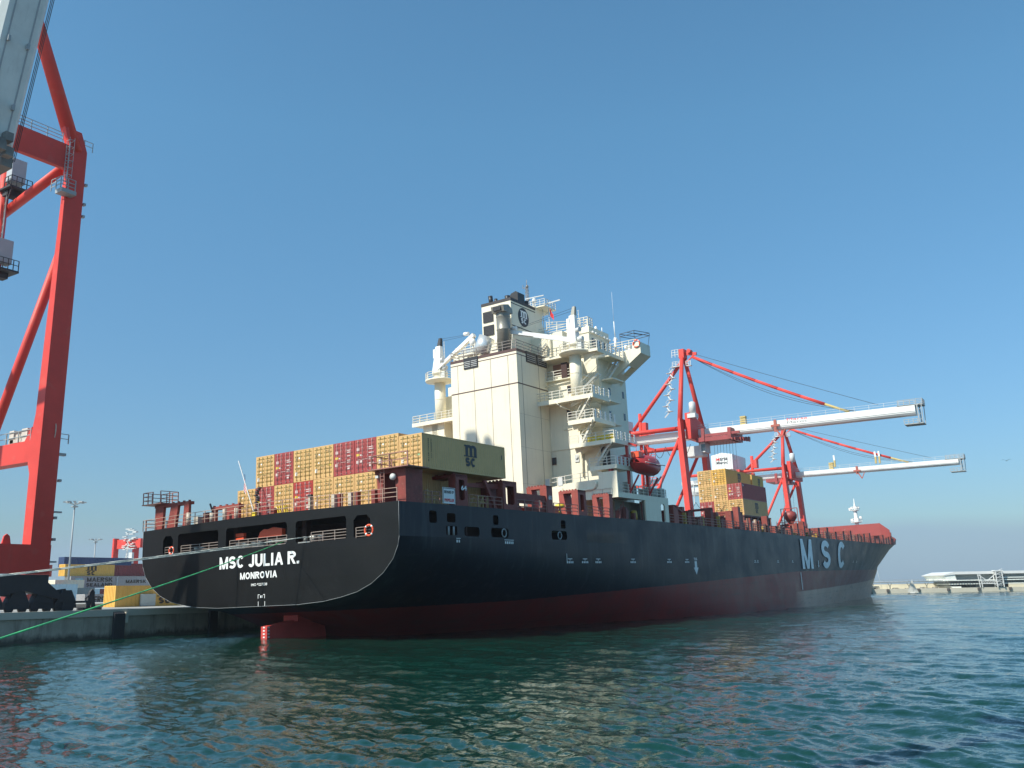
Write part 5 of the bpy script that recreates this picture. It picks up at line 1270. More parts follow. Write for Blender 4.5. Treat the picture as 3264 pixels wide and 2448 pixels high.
        for i in range(6): d.tube(sag(i/7), sag((i+1)/7), .42*s, nn=10)
        B(d, 'forestay', gantry)
        d = MB(); d.tube(sag(6/7), E_, .32*s, nn=10); B(d, 'forestay_end', mat('dull_yellow', (.50,.38,.14), .6))
        d = MB()
        for o_, sg in ((0,2.4),(.3,3.0),(.6,.1)):
            f2 = lambda t_: A_+Vector((0,o_,.9 if o_ > .5 else -.2))+(E_+Vector((6 if o_ > .5 else 2,0,0))-A_)*t_+Vector((0,0,-sg*s*math.sin(PI*t_)))
            for i in range(10): d.tube(f2(i/10), f2((i+1)/10), .045, nn=4, cap=False)
        B(d, 'hoist_rope', dgrey)
        d = MB()
        xh = xs+13
        d.box(xh+7,xh+7.6,ym-w-.25,ym-w,bz-.6,zz+.2); d.bar((xh+7.3,ym-w-.1,bz+.2),(xh+8.6,ym-w-.1,bz-2.0),.3); d.bar((xh+8.6,ym-w-.1,bz-2.0),(xh+9.4,ym-w-.1,bz-.2),.2); d.box(xh+6.3,xh+8.3,ym-w-.3,ym-w,zz-1.4,zz-.9)
        B(d, 'boom_latch', mat('latch', (.38,.1,.07), .5))
        d = MB(); 
        for i in range(4): d.box(xh-1.2,xh+.1,ym-.6,ym+.6,zz+.1+.55*i,zz+.5+.55*i)
        B(d, 'warning_stripe', MATS['dull_yellow'])
    else:
        # raised boom: hinge low, leaning slightly seaward
        p0 = Vector((xs+5.2,ym+.65,zt-5.0)); ang = R(76.5); L_ = 36
        ux = Vector((math.cos(ang),.008,math.sin(ang))); nz_ = Vector((-math.sin(ang),0,math.cos(ang)))
        d = MB(); S_ = [(a_*1.17,c_) for a_, c_ in sect(1.75,2.6)]; vs = []
        for t_ in (0, L_): vs += [p0+ux*t_+nz_*c_+Vector((0,1,0))*a_ for a_, c_ in S_]
        k = len(S_); d.add(vs, [(i,(i+1) % k,k+(i+1) % k,k+i) for i in range(k)]); d.add(vs, [tuple(range(k)),tuple(range(k,2*k))])
        bo = B(d, 'boom', mat('boom_underside', (.64,.66,.62), .5, var=.12, scale=.4, streak=.25, streak_col=(.26,.27,.25)))
        d = MB()
        for i in range(6):
            for yy in (-.9,.8): c = p0+ux*(3+5.7*i)+Vector((0,yy,0)); d.bar(c-nz_*.28, c+ux*.5-nz_*.22,.28,.22)
        for yy in (-.95,.95): d.bar(p0+Vector((0,yy,0))-nz_*.02, p0+ux*L_+Vector((0,yy,0))-nz_*.02, .12, .06)
        B(d, 'boom_fitting', grey, bo)
        d = MB()
        for k_ in range(3): a_ = p0+Vector((-.8-.3*k_,2.35,-1)); d.tube(a_, a_+ux*(L_+1), .035, nn=4)
        B(d, 'hoist_rope', dgrey)
        d = MB()
        for k_ in range(9): c = p0+Vector((random.uniform(-1.2,.3),random.uniform(-1.9,1.4),random.uniform(-2.2,.2))); d.box(c.x,c.x+.9,c.y,c.y+.7,c.z,c.z+.8)
        d.bar(p0+Vector((-.6,-2,-1.5)), p0+Vector((-5,-2,-1.5)),1.2,1.6); d.bar(p0+Vector((-.6,1.6,-1.0)), p0+Vector((-5,1.6,-1.2)),1.0,1.6)
        B(d, 'boom_hinge', mat('hinge_g', (.2,.19,.17), .6, var=.4))
    return root, B, (ax_, ym, apz, w, h)
# near crane, boom raised
root, B, _i = crane('huge red gantry crane at the left edge of the view with its pale boom raised', 24.3, 46.85, 1.0, -83.0, -98.6, 8.6, 17.4, 48.2, 75.0, 38.9, 0, 0, raised=True, near=True)
d = MB()
d.rail([(-83.1,26,48.3),(-83.1,45.2,48.3)],1.05,3,1.6,.03); d.rail([(-83.1,46.6,48.5),(-83.1,48.4,48.5)],1.0,2,.9,.03); d.rail([(-84.9,45.95,18.4),(-98,45.95,18.4)],1.1,2,2.2,.035)
B(d, 'walkway_rail', galv)
d = MB()
for yy, x in ((45.55,-82.9),(45.9,-82.9)): d.bar((x,yy,43.8),(x,yy,48.6),.05)
for k in range(15): d.bar((-82.9,45.55,43.9+.32*k),(-82.9,45.9,43.9+.32*k),.035)
for k in range(6):
    z = 44.8+.75*k
    for a_, b_ in (((-82.9,45.5,z),(-82.3,45.55,z)),((-82.3,45.55,z),(-82.2,45.95,z)),((-82.2,45.95,z),(-82.9,46.0,z))): d.bar(a_, b_, .04)
d.bar((-82.3,45.5,44.5),(-82.3,45.5,48.8),.035); d.bar((-82.2,45.95,44.5),(-82.2,45.95,48.8),.035)
B(d, 'ladder', galv)
d = MB(); d.box(-83.2,-82.0,45.0,46.5,42.75,43.15); d.rail([(-83.8,44.9,43.1),(-82.1,44.9,43.1),(-82.1,46.4,43.1)],1.2,3,.7,.03); B(d, 'ladder_platform', grey)
d = MB(); d.tube((-95.2,46,15),(-95.2,46,56),.5,nn=14); B(d, 'lift_column', gantry)
d = MB()
for z in (43.0,35.2):
    pass
def cab(x, y, z, w, h, dpt):
    d = MB(); d.box(x,x+w,y,y+dpt,z,z+h); c = B(d, 'cabinet', mat('cabinet_grey', (.42,.45,.47), .45))
    d = MB(); d.box(x-.8,x+w+.5,y-.3,y+dpt+.6,z-.9,z-.7); d.bar((x,y,z-.8),(x+.9,y,z-2.1),.1); d.bar((x+w+.4,y,z-.8),(x+.9,y,z-2.1),.1); d.rail([(x+w*.2,y-.2,z-.7),(x+w+.5,y-.2,z-.7),(x+w+.5,y+dpt+.5,z-.7)],1.1,2,.6,.03); d.box(x-.4,x+w*.6,y,y+dpt,z-1.5,z-.9)
    B(d, 'cabinet_platform', dgrey, c)
cab(-94.3,45.6,47.2,1.1,2.6,1.5); cab(-94.9,45.4,38.2,1.1,2.6,1.5)
d = MB()
for k in range(40): z = 17+.8*k; d.bar((-94.5,45.9,z),(-94.2,45.7,z+.5),.07); d.bar((-94.5,45.9,z),(-93.9,45.7,z),.05)
d.bar((-94.5,45.9,17),(-94.5,45.9,50),.06); d.bar((-93.9,45.7,17),(-93.9,45.7,50),.08)
for z in (24,31): d.rail([(-94.6,45.4,z),(-93.6,45.4,z)],1.2,3,.5,.05); d.box(-94.6,-93.6,45.3,46,z-.1,z)
B(d, 'stair_tower', galv)
# cable reel and boxes on the portal beam
d = MB(); c = Vector((-84.9,47.2,19.3)); r_ = 2.0
for k in range(28):
    a_, b_ = 2*PI*k/28, 2*PI*(k+1)/28
    d.bar(c+Vector((r_*math.cos(a_),0,r_*math.sin(a_))), c+Vector((r_*math.cos(b_),0,r_*math.sin(b_))), .06)
    if k % 2 == 0: d.add([c+Vector((r_*.98*math.cos(a_-.07),-.02,r_*.98*math.sin(a_-.07))), c+Vector((r_*.98*math.cos(a_+.07),-.02,r_*.98*math.sin(a_+.07))), c+Vector((.3*math.cos(a_+.1),-.02,.3*math.sin(a_+.1))), c+Vector((.3*math.cos(a_-.1),-.02,.3*math.sin(a_-.1)))], [(0,1,2,3)])
d.lathe(tuple(c), [(.45,0),(.45,.5)], 16, axis=(0,-1,0)); B(d, 'cable_reel', mat('reel', (.62,.58,.46), .45))
d = MB(); d.box(-86.7,-85.7,46.0,46.9,18.4,19.7); d.box(-88.9,-88.1,46,46.8,18.4,19.7); d.box(-87.9,-86.2,46.1,46.8,18.7,19.3); d.box(-88.7,-86.6,46,46.4,18.45,18.8); B(d, 'drive_unit', mat('drive', (.58,.50,.43), .5, var=.3))
d = MB()
for z, y_ in ((44.6,47.9),(42.5,47.9),(41.2,47.9),(14.5,48.0),(11.0,47.9),(9.0,47.95)): d.box(-83.3,-82.95,y_,y_+.25,z,z+.25)
d.rail([(-83.2,47.85,18.2),(-83.2,48.7,18.2)],.9,2,.8,.03); d.box(-83.4,-83.0,47.8,48.5,17.0,17.25); d.box(-83.4,-83.0,47.8,48.6,11.6,11.75); d.box(-83.4,-83.0,47.8,48.5,7.0,7.15)
B(d, 'bracket', grey)
d = MB(); d.prism('x', [(52.2,GZ+.3),(52.6,GZ+.3),(52.7,GZ+1.0),(52.9,GZ+.3),(53.2,GZ+.3),(53.0,GZ+1.2),(53.0,GZ+1.8),(52.75,GZ+2.1),(52.5,GZ+1.8),(52.4,GZ+1.2)], -83.9, -83.6); d.bar((-83.7,52.6,GZ+1.6),(-83.7,52.1,GZ+1.2),.12); d.box(-84.2,-83.2,51.6,53.6,GZ+.1,GZ+.35); d.bar((-83.7,49.9,GZ+.9),(-83.7,52.3,GZ+.9),.2); d.box(-84.2,-83.3,49.6,50.6,GZ+.1,GZ+1.1)
B(d, 'rail_clamp', dgrey)
# far cranes at work
root, B, (ax_, ym, apz, w, h) = crane('nearer of the two red gantry cranes ahead of the deckhouse, white boom over the ship', 198, 212, .85, -82.6, -98.0, 8.0, 16.0, 42.3, 59.6, 38.3, -32.6, -118)
d = MB(); d.prism('x', [(199,37.6),(211,37.6),(211,40.5),(205,42.5),(199,43.8)], -82.2, -80.9); B(d, 'gusset_plate', gantry)
d = MB(); d.lathe((-80.5,199.8,43.5), [(.8,0),(.8,2.6),(.5,2.9)], 14); d.box(-81.5,-79.5,198.8,200.8,42.5,43.5); B(d, 'electric_drum', lgrey)
d = MB(); d.box(-80.6,-72.3,201.2,208.8,36.9,37.9); d.box(-78.5,-70.0,201.2,201.6,38.0,38.6); d.box(-72.8,-72,201,209,36.9,39.6); d.box(-79.2,-78.5,201,201.6,36.9,40.0)
for k in range(7): d.box(-72+.35*k,-71.7+.35*k,201+.9*k,202+.9*k,36.7,37.2+.1*k)
B(d, 'trolley', mat('trolley_red', (.30,.05,.05), .5, var=.3))
d = MB(); d.box(-84.0,-79.8,202.6,206,33.9,36.3); d.box(-80.5,-79.0,202.4,205.8,34.6,36.9); cbn = B(d, 'operator_cabin', lgrey)
d = MB(); d.box(-79.9,-78.95,202.34,202.4,34.9,36.5); B(d, 'cabin_window', blueglass, cbn)
d = MB()
for k in range(8): x = -77.5+.75*k; d.tube((x,204.5,36.9),(x+.2*(4-k)*.2,204.6,16 if k % 2 else 18),.035,nn=4)
B(d, 'hoist_rope', dgrey)
d = MB()
for k in range(5):
    x0 = -98+3.2*k
    pts = [(x0+3.2*i/8, 201.0, 36.6-2.6*math.sin(PI*i/8)) for i in range(9)]; d.path(pts,.07,4)
B(d, 'festoon_cable', dgrey)
d = MB(); d.box(-108.2,-101.0,196,210,40.3,45.2); d.prism('y', [(-108.2,45.2),(-101,45.2),(-104.6,45.9)], 196, 210); B(d, 'machine_house', cwhite)
d = MB(); d.tube((-96.6,205,17),(-96.6,205,46.2),.42,nn=10); d.box(-96,-94.9,204.5,206,40.5,43.8)
for z in (39.2,33.6,28.0): d.bar((-98.5,205,z),(-92.6,205,z+.2),.7,.5); d.rail([(-96,204.6,z+.4),(-92.8,204.6,z+.4)],1.6,3,1.2,.05); B(d, 'lift_column', gantry)
d = MB()
for x in (-112,-106,-100,-94): d.bar((x,203,38),(x,203,35.6),.15)
d.tube((-118,202.5,40.9),(-84,202.5,40.9),.55,nn=10); d.tube((-118,202.5,35.9),(-84,202.5,36.2),.5,nn=10); B(d, 'girder_tube', gantry)
text("boom_sign", "Marsa", (-59.6,ym-w,39.95), (1,0,0), (0,0,1), 4.6, .55, flagred, None)
text('boom_sign', 'Maroc', (-59.6,ym-w-.0,39.3), (1,0,0), (0,0,1), 4.6, .5, mat('sign_g', (.2,.2,.2)), None)
for o in [o for o in COL.objects if o.name.startswith('boom_sign')]:
    for v_ in o.data.vertices: v_.co -= Vector((root.location))
    o.parent = root
r3, B3, (ax3, ym3, apz3, w3, h3) = crane('farther of the two red gantry cranes ahead of the deckhouse, its white boom lower', 283, 297, .85, -84.8, -99.2, 8.0, 15.0, 40.6, 53.4, 36.8, -36.3, -121, bh=1.9)
d = MB(); d.prism('x', [(284,36),(296,36),(296,38.5),(290,40.2),(284,41.5)], -84.4, -83.2); B3(d, 'gusset_plate', gantry)
d = MB(); d.lathe((-82.8,285,41.2), [(.8,0),(.8,2.5),(.5,2.8)], 14); B3(d, 'electric_drum', lgrey)
d = MB(); d.box(-108.2,-101.1,282,294.5,40.4,45.2); d.prism('y', [(-108.2,45.2),(-101.1,45.2),(-104.6,45.9)], 282, 294.5); d.box(-101.1,-100.9,284,286.4,43.4,44.6); mh = B3(d, 'machine_house', cwhite)
for bod, z, mm in (('M',43.3,flagred),('arsa',43.3,mat('sign_k',(.06,.06,.07))),('Maroc',42.2,MATS['sign_k'])):
    x0, ww = {'M': (-106.5,1.1), 'arsa': (-105.3,2.6), 'Maroc': (-106.5,3.8)}[bod]
    q = text('house_sign', bod, (x0,282,z), (1,0,0), (0,0,1), ww, .95, mm, None, .03, .03)
    for v_ in q.data.vertices: v_.co -= Vector(r3.location)
    q.parent = mh
d = MB(); d.box(-92,-85.8,286,294,35.6,36.6); d.box(-89,-88.2,285.6,286,35,38.2); d.box(-87,-84,286,290,34.6,35.4); B3(d, 'trolley', MATS['trolley_red'])
d = MB(); d.tube((-97.4,290,36),(-97.4,290,45),.5,nn=10); d.box(-96.8,-95.6,289,291,41,43.6); B3(d, 'lift_column', gantry)
d = MB(); d.tube((-118,287,39.8),(-85,287,39.8),.5,nn=10); B3(d, 'girder_tube', gantry)
d = MB()
for x, z in ((-121,33.6),(-121,36.9)): d.box(x,-109,287,292,z-.12,z); d.rail([(x,287,z),(-109,287,z)],1.2,3,1.2,.06)
for x in (-120.5,-117,-113.5,-110): d.bar((x,287.2,30.5),(x,287.2,37),.2)
d.box(-118,-114,287.5,291,34,36); d.box(-112.5,-110.5,287.5,290,31.5,34.5); B3(d, 'rear_platform', lgrey)
d = MB()
for x0 in (-120,-116.5): d.path([(x0+3.4*i/8, 287.2, 31.0-2.0*math.sin(PI*i/8)) for i in range(9)],.08,4)
for k in range(4): d.tube((-88+k,290,35),(-88+k,290,16),.04,nn=4)
B3(d, 'festoon_cable', dgrey)
d = MB()
for x in (-70.9,-58.8,-57.7): d.bar((x,290-w3,39),(x,290-w3,41.0),.5,.5); 
B3(d, 'warning_stripe', MATS['dull_yellow'])
d = MB()
for x in (-70.9,-58.8,-57.7): d.bar((x,290-w3,41.0),(x-.1,290-w3,42.6),.5,.4)
B3(d, 'white_bag', cwhite)

# ------------------------------------------------------------------ distant gantry at the left
gx = empty('yard_gantry', (-303,198,3), label='small pale red gantry crane far off between the floodlight masts and the stern', cat='crane')
d = MB(); d.box(-1,-.1,0,2,0,21.3); d.build('leg', gantry, gx)
d = MB(); d.box(6.6,7.7,3,5,0,18.5); d.build('leg', gantry, gx)
d = MB(); d.box(-1,14,1,2.2,17.6,20.8); d.build('beam', gantry, gx)
d = MB(); d.box(-.1,6.6,2,2.3,13.6,14.0); d.box(1,2.6,1.8,2.3,12.5,14.0); d.build('tie', dgrey, gx)
d = MB(); random.seed(4)
for k in range(34): x = random.uniform(4,10.5); z = random.uniform(16.5,24.5); d.box(x,x+random.uniform(.8,2.6),.2,1,z,z+.25)
for k in range(9): d.bar((5.5+.4*k,.4,12+.8*k),(8.5-.2*k,.4,13+.9*k),.2)
d.box(8.5,10.5,.4,1.2,11.5,16); d.build('machinery', lgrey, gx)

# ------------------------------------------------------------------ floodlight masts
def mast_light(x, y, zt, lab, r_=.24):
    m_ = empty('floodlight_mast', (x,y,3.0), label=lab, cat='light mast', group='floodlight masts in the container yard')
    d = MB(); d.lathe((0,0,0), [(r_,0),(r_*.55,zt-3.0)], 12); d.build('pole', grey, m_)
    d = MB(); h = zt-3.0; d.lathe((0,0,h-1.1), [(.2,0),(.75,.1),(.75,.3),(.2,.4)], 14)
    for k in range(8):
        a_ = 2*PI*k/8+.2; e_ = Vector((1.75*math.cos(a_),1.75*math.sin(a_),h+.15)); d.bar((0,0,h-.6), e_, .1); 
        d.bar(e_-Vector((.5*math.cos(a_),.5*math.sin(a_),0)), e_+Vector((.6*math.cos(a_),.6*math.sin(a_),-.1)), .55, .22)
    d.build('lamp_ring', grey, m_)
mast_light(-193.0,115.8,24.4,'taller floodlight mast left of the ship stern, ring of lamps at its top')
mast_light(-311,195.8,24.2,'smaller farther floodlight mast just left of the distant red gantry',.3)

# ------------------------------------------------------------------ yard containers
def yard(px, z0, L_, h, m_end, m_side, lab, logo_f=None):
    x, y = px
    c = empty('shipping_container', (x,y,z0), label=lab, cat='container', group='containers stacked in the yard')
    d = corr_body(L_, h, pitch=.6, dep=.06); d.build('container_body', m_side, c)
    d = MB(); d.box(.08,CW-.08,-.01,.06,.1,h-.1)
    for k in range(7): d.box(.15+k*.31,.25+k*.31,-.05,-.01,.12,h-.12)
    d.build('end_panel', m_end, c)
    if logo_f: logo_f(c, h)
    return c
T1, T2, T3, T4 = 3.0, 5.9, 8.52, 11.14
def lg_msc(c, h): logo(c, (CW,5.0,.2), Y, Z, 2.7, h-.4, mat('logo_k', (.05,.04,.03)), 'logo', .02)
def lg_ms(c, h):
    glyph_text('lettering', 'MAERSK', (CW,3.9,1.35), Y, Z, 6.4,.95, MATS['logo_k'], c,.02,.22); glyph_text('lettering', 'SEALAND', (CW,3.8,.3), Y, Z, 6.5,.75, MATS['logo_k'], c,.02,.22)
    d = MB(); d.box(CW,CW+.015,1.1,3.0,.45,2.1); q = d.build('logo_panel', mat('sea_blue', (.30,.52,.58), .5), c)
    d = MB(); ctr = Vector((CW+.02,2.05,1.28)); P_ = []
    for k in range(14): rr = .72 if k % 2 == 0 else .3; a_ = PI*k/7+PI/2; P_.append((2.05+rr*math.cos(a_),1.28+rr*math.sin(a_)))
    d.prism('x', P_, CW+.016, CW+.03); d.build('star', lettering, q)
def lg_m(c, h): glyph_text('lettering', 'MAERSK', (CW,2.0,1.0), Y, Z, 5.4,.75, MATS['logo_k'], c,.02,.22)
def lg_m2(c, h): glyph_text('lettering', 'MAERSK', (CW,.1,.3), Y, Z, 4.2,1.1, MATS['logo_k'], c,.02,.22)
def lg_cai(c, h): text('lettering', 'CAI', (CW,2.5,1.5), Y, Z, 2.0,.7, lettering, c,.02,.03)
def lg_hl(c, h): text('lettering', 'HLJT', (CW,1.3,1.85), Y, Z, 2.3,.35, lettering, c,.02,.03)
XA = -199.5
yard((-108.6,70.1),GZ+.05,12.19,2.62,yel2,yel2,'amber container standing alone on the quay just left of the black stern, large dark logo', lambda c, h: logo(c, (CW,6.0,.3), Y, Z, 2.4, h-.6, mat('logo_k', (.05,.04,.03)), 'logo', .02))
d = MB(); d.box(-106.0,-105.7,73.5,75.6,2.6,4.1); wbx = d.build('pale_panel', mat('pale_panel', (.45,.50,.48), .5)); tag(wbx, 'pale square panel leaning on the long side of the amber container', 'panel')
yard((XA,118.8),T2,12.19,2.6,cwht,cgrey,'grey yard container with two lines of dark lettering and a pale blue star panel', lg_ms)
yard((XA-.6,117.6),T3,12.19,2.6,yel2,yel2,'amber container with dark logo on top of the grey one with the star panel', lg_msc)
yard((-201,129.0),T2,6.06,2.6,cwht,cwht,'white container end directly right of the grey container with the star panel')
yard((-199,130.2),T2,12.19,2.6,cwht,cgrey,'grey container with one line of dark lettering nearest the black stern', lg_m)
yard((-203,127.7),T3,12.19,2.6,red,maroon,'maroon container with tiny white lettering on top of the yard stack beside the stern', lg_hl)
yard((-200,131.9),T1,12.19,2.55,yel2,yel2,'amber container low in the yard stack, partly behind the lone amber one', lg_msc)
yard((-200.2,126.6),T1,6.06,2.55,red2,red2,'bright red container end low in the yard stack beneath two white ends')
yard((-201,124.2),T1,6.06,2.55,cwht,cwht,'white container end low in the yard stack beneath the taller white end')
yard((-197,116.0),T1,12.19,2.6,maroon,maroon,'maroon container beneath the grey container with the star panel')
yard((-214,125.5),T4-.2,18,2.4,cblue,cblue,'long dark blue container behind the top of the amber one, only its upper edge showing')
yard((-206,112.0),T3,6.06,2.6,red,red,'dull red container end just left of the amber container on top of the star-panel one')
yard((-172,90.5),T1,12.19,3.0,red,red2,'red container with small white letters seen between the black crane bogies', lg_cai)
yard((-170,96.5),T1,6.06,3.3,clblue,clblue,'pale blue ribbed container end seen between the black crane bogies')
yard((-176,101.5),T1,6.06,4.2,cream,cream,'cream container with slatted side behind the black crane bogies')
yard((-186,111.4),T1,6.06,2.5,clblue,clblue,'pale blue container end right of the crane bogies, left of the maroon one')
yard((-170.9,102.7),T1,4.0,2.6,clblue,mat('teal_grey', (.2,.26,.27), .5),'grey green container side behind the crane rail clamp')
yard((-145.6,89.0),GZ+.05,6.06,1.75,cgrey,cgrey,'grey container with big dark letters cut off behind the lone amber container', lg_m2)
yard((-215,136.5),T4-.3,12.19,1.2,maroon,maroon,'low maroon container edge farthest right on the yard stack, touching the stern outline')
yard((-206,136.0),T3-.8,2.6,1.7,cream,cream,'small cream box on the yard stack just left of the stern curve')
yard((-204,139.5),T3-.8,3.0,1.7,cwht,cwht,'small white box on the yard stack touching the stern curve')

# ================================================================== ROPES
def rope(a, b, sag, r_, mm, lab, group=None, nn=6):
    a = Vector(a); b = Vector(b); d = MB(); k = 28
    pts = [a.lerp(b, i/k)+Vector((0,0,-sag*math.sin(PI*i/k))) for i in range(k+1)]
    d.path([p-a for p in pts], r_, nn)
    o = d.build('mooring_rope', mm, loc=a); tag(o, lab, 'rope', group); return o
def lp(x, y, z): return tuple(SM @ Vector((x,y,z)))
rope((-80.9,15.0,3.05), lp(5.9,.0,8.30), .35, .045, rope_m, 'grey mooring rope reaching farthest right along the transom, to the fourth opening', 'grey ropes from the stern to the quay')
rope((-80.9,14.8,2.98), lp(1.2,.0,8.05), .3, .045, rope_m, 'grey mooring rope ending at the rollers above the ship name', 'grey ropes from the stern to the quay')
rope((-81.0,15.2,2.90), lp(-2.4,.0,8.1), .3, .045, rope_m, 'grey mooring rope ending at the left rollers of the middle opening', 'grey ropes from the stern to the quay')
rope((-24.9,12.1,2.5), lp(3.35,.0,8.12), .12, .029, rope_g, 'thin bright green rope slanting from the stern down to the lower left')

# ================================================================== BREAKWATER, SAILBOAT
BD = Vector((0.8601,0.5101,0)); BN = Vector((-0.5101,0.8601,0))
BW = Matrix(((BD.x,BN.x,0,-80),(BD.y,BN.y,0,363),(0,0,1,0),(0,0,0,1)))
def bw(name, lab, cat, u=0, group=None):
    return empty(name, mw=BW @ Matrix.Translation((u,0,0)), label=lab, cat=cat, group=group)
b = bw('breakwater', 'long pale concrete breakwater beyond the ship bow at the right', 'breakwater')
d = MB(); d.box(-120,260,0,24,-3,1.55); d.build('lower_wall', palec, b)
d = MB(); d.box(-120,26,9,12,1.55,3.1); d.box(-120,260,14,18,1.55,3.2); d.build('parapet', beige, b)
d = MB()
for u in (5.6,16.8,27.6,38.7,50,61): d.box(u-.5,u+.5,-.35,.0,.5,1.5)
d.build('fender_block', mat('fb', (.10,.09,.08), .8), b)
d = MB()
for k in range(40): u = random.uniform(-20,25); d.box(u,u+random.uniform(.4,1.4),3,5,1.5,random.uniform(1.7,2.1))
d.build('rubble', mat('rubble', (.40,.37,.30), .9, var=.4), b)
p = bw('pipe_bridge', 'white pipeline carried on dark Y shaped supports along the breakwater', 'pipeline')
d = MB(); d.tube((-110,2.5,3.75),(27,2.5,4.15),.27,nn=10); d.build('pipe', cwhite, p)
d = MB()
for u in (-33,-24,-15,-6.5,.9,7.4,14.4,20.9): d.bar((u,2.5,1.55),(u,2.5,2.5),.3); d.bar((u,2.5,2.4),(u-.7,2.5,3.6),.2); d.bar((u,2.5,2.4),(u+.7,2.5,3.6),.2)
d.build('support', mat('supp', (.16,.17,.15), .6), p)
d = MB(); d.rail([(-40,2.2,4.1),(27,2.2,4.4)],.5,1,1.8,.04); d.build('pipe_rail', grey, p)
t_ = bw('terminal_building', 'white flat roofed terminal building on the breakwater at the right edge', 'building')
d = MB(); d.prism('y', [(26.8,6.3),(30.9,7.4),(150,7.4),(150,6.5),(31.5,6.4),(26.9,6.0)], 1.0, 22); d.build('roof', cwhite, t_)
d = MB(); d.prism('y', [(27.2,6.0),(31.2,6.3),(31.6,4.25),(28.2,4.2)], 1.3, 21); d.prism('y', [(29.0,2.0),(33,2.0),(33,1.55),(29.8,1.55)], 1.3, 20); d.box(27,150,1.0,20,4.05,4.4); d.box(29,150,1.2,20,2.75,3.05); d.box(47.5,150,.9,20,4.85,5.2); d.build('floor_slab', mat('slab_white', (.80,.82,.76), .5), t_)
d = MB(); d.box(31.6,149,3,19,4.4,6.45); d.box(30,149,4,19,1.55,4.05); d.build('wall', mat('bw_glass', (.22,.25,.25), .3), t_)
d = MB(); d.box(50,150,.8,1.0,1.55,2.7); d.build('plinth', beige, t_)
d = MB()
for u in (33,34.6,36,38): d.box(u,u+.8,2.6,3,1.6,2.7)
for u in range(27,47,1): d.bar((u,1.0,3.05),(u+.5,1.0,4.1),.1); d.bar((u+.5,1.0,4.1),(u+1,1.0,3.05),.1)
d.build('window', dgrey, t_)
tw = bw('lattice_tower', 'white lattice stair tower and truss beside the terminal building', 'tower')
d = MB()
for u in (45.4,47.7):
    for v in (-.6,1.6): d.bar((u,v,1.55),(u-.3,v,7.6),.26)
for z in (2.2,3.5,4.8,6.1,7.1): d.box(45.1,47.9,-.7,1.7,z,z+.12); d.bar((45.2,-.6,z),(47.7,-.6,z+1.1),.14)
d.box(44.9,47.9,-.8,1.8,7.35,7.65); d.build('tower_frame', cwhite, tw)
d = MB()
for u in (39.3,40.1): d.bar((u,-.2,1.55),(u-.5,-.2,6.3),.22)
d.bar((38.9,-.2,6.2),(42.0,-.2,3.9),.22); d.bar((42.0,-.2,3.9),(45.2,-.2,6.3),.22); d.bar((39,-.2,3.9),(45.3,-.2,3.9),.2); d.bar((40,-.2,2.9),(45.3,-.2,2.9),.2)
for k in range(6): d.bar((40+.9*k,-.2,2.9),(40.45+.9*k,-.2,3.9),.1); d.bar((40.45+.9*k,-.2,3.9),(40.9+.9*k,-.2,2.9),.1)
d.bar((44.3,-.2,2.9),(45.3,-.2,2.1),.14)
d.build('truss', cwhite, tw)
po = bw('lamp_post', 'thin pale pole standing behind the pipeline just right of the ship bow', 'pole', 5)
d = MB(); d.tube((0.6,6,1.55),(-.6,6,8.8),.07,.04,nn=6); d.build('pole', lgrey, po)
sb = empty('sailboat', (-61.0,335,0), 0.5, label= 'small sailing boat with pale sails in front of the breakwater', cat='boat'); sb.scale = (.52,.52,.5)
d = MB(); d.add([(-3.6,0,.75),(-3.3,-1,.6),(0,-1.25,.55),(3.2,-.7,.65),(4.2,0,.9),(3.2,.7,.65),(0,1.25,.55),(-3.3,1,.6),(-3.0,0,-.3),(0,0,-.6),(3.4,0,-.2)], [(0,1,8),(1,2,9,8),(2,3,10,9),(3,4,10),(4,5,10),(5,6,9,10),(6,7,8,9),(7,0,8),(0,7,6,5,4,3,2,1)]); d.box(-1.6,1.2,-.7,.7,.6,1.0); d.build('boat_hull', white, sb)
d = MB(); d.tube((.4,0,.5),(.4,0,9.6),.07,nn=6); d.tube((.4,0,1.3),(-3.0,0,1.4),.05,nn=5); d.build('mast', lgrey, sb)
d = MB(); d.add([(.35,0,1.4),(-2.9,.25,1.5),(-1.6,.3,4.5),(-.5,.15,7.5),(.35,0,9.4),(.35,.0,5)], [(0,1,2,5),(5,2,3,4)]); d.add([(.45,0,1.3),(3.9,0,1.1),(2.4,.25,3.6),(.5,0,8.6)], [(0,1,2,3)]); d.build('sail', mat('sail_grey', (.50,.50,.46), .8), sb)
# gull
gl = empty('seagull', (0,0,0), label='tiny bird flying in the clear sky at the right', cat='bird')
gp = cm @ Vector(((3208-1632)/2899.9*120, -(1469-1224)/2899.9*120, -120)); gl.location = gp
d = MB(); d.add([(0,-.3,0),(.06,-.1,.02),(0,-.1,.07),(-.06,-.1,.02),(0,-.1,-.06),(.04,.2,0),(0,.2,.04),(-.04,.2,0),(0,.2,-.03),(0,.36,0)], [(0,1,2),(0,2,3),(0,3,4),(0,4,1),(1,5,6,2),(2,6,7,3),(3,7,8,4),(4,8,5,1),(5,9,6),(6,9,7),(7,9,8),(8,9,5)]); d.add([(.05,-.12,.03),(.35,-.05,.22),(.62,.08,.12),(.33,.1,.2),(.05,.1,.03)], [(0,1,3,4),(1,2,3)]); d.add([(-.05,-.12,.03),(-.35,-.05,.22),(-.62,.08,.12),(-.33,.1,.2),(-.05,.1,.03)], [(0,1,3,4),(1,2,3)]); d.build('body', dgrey, gl)

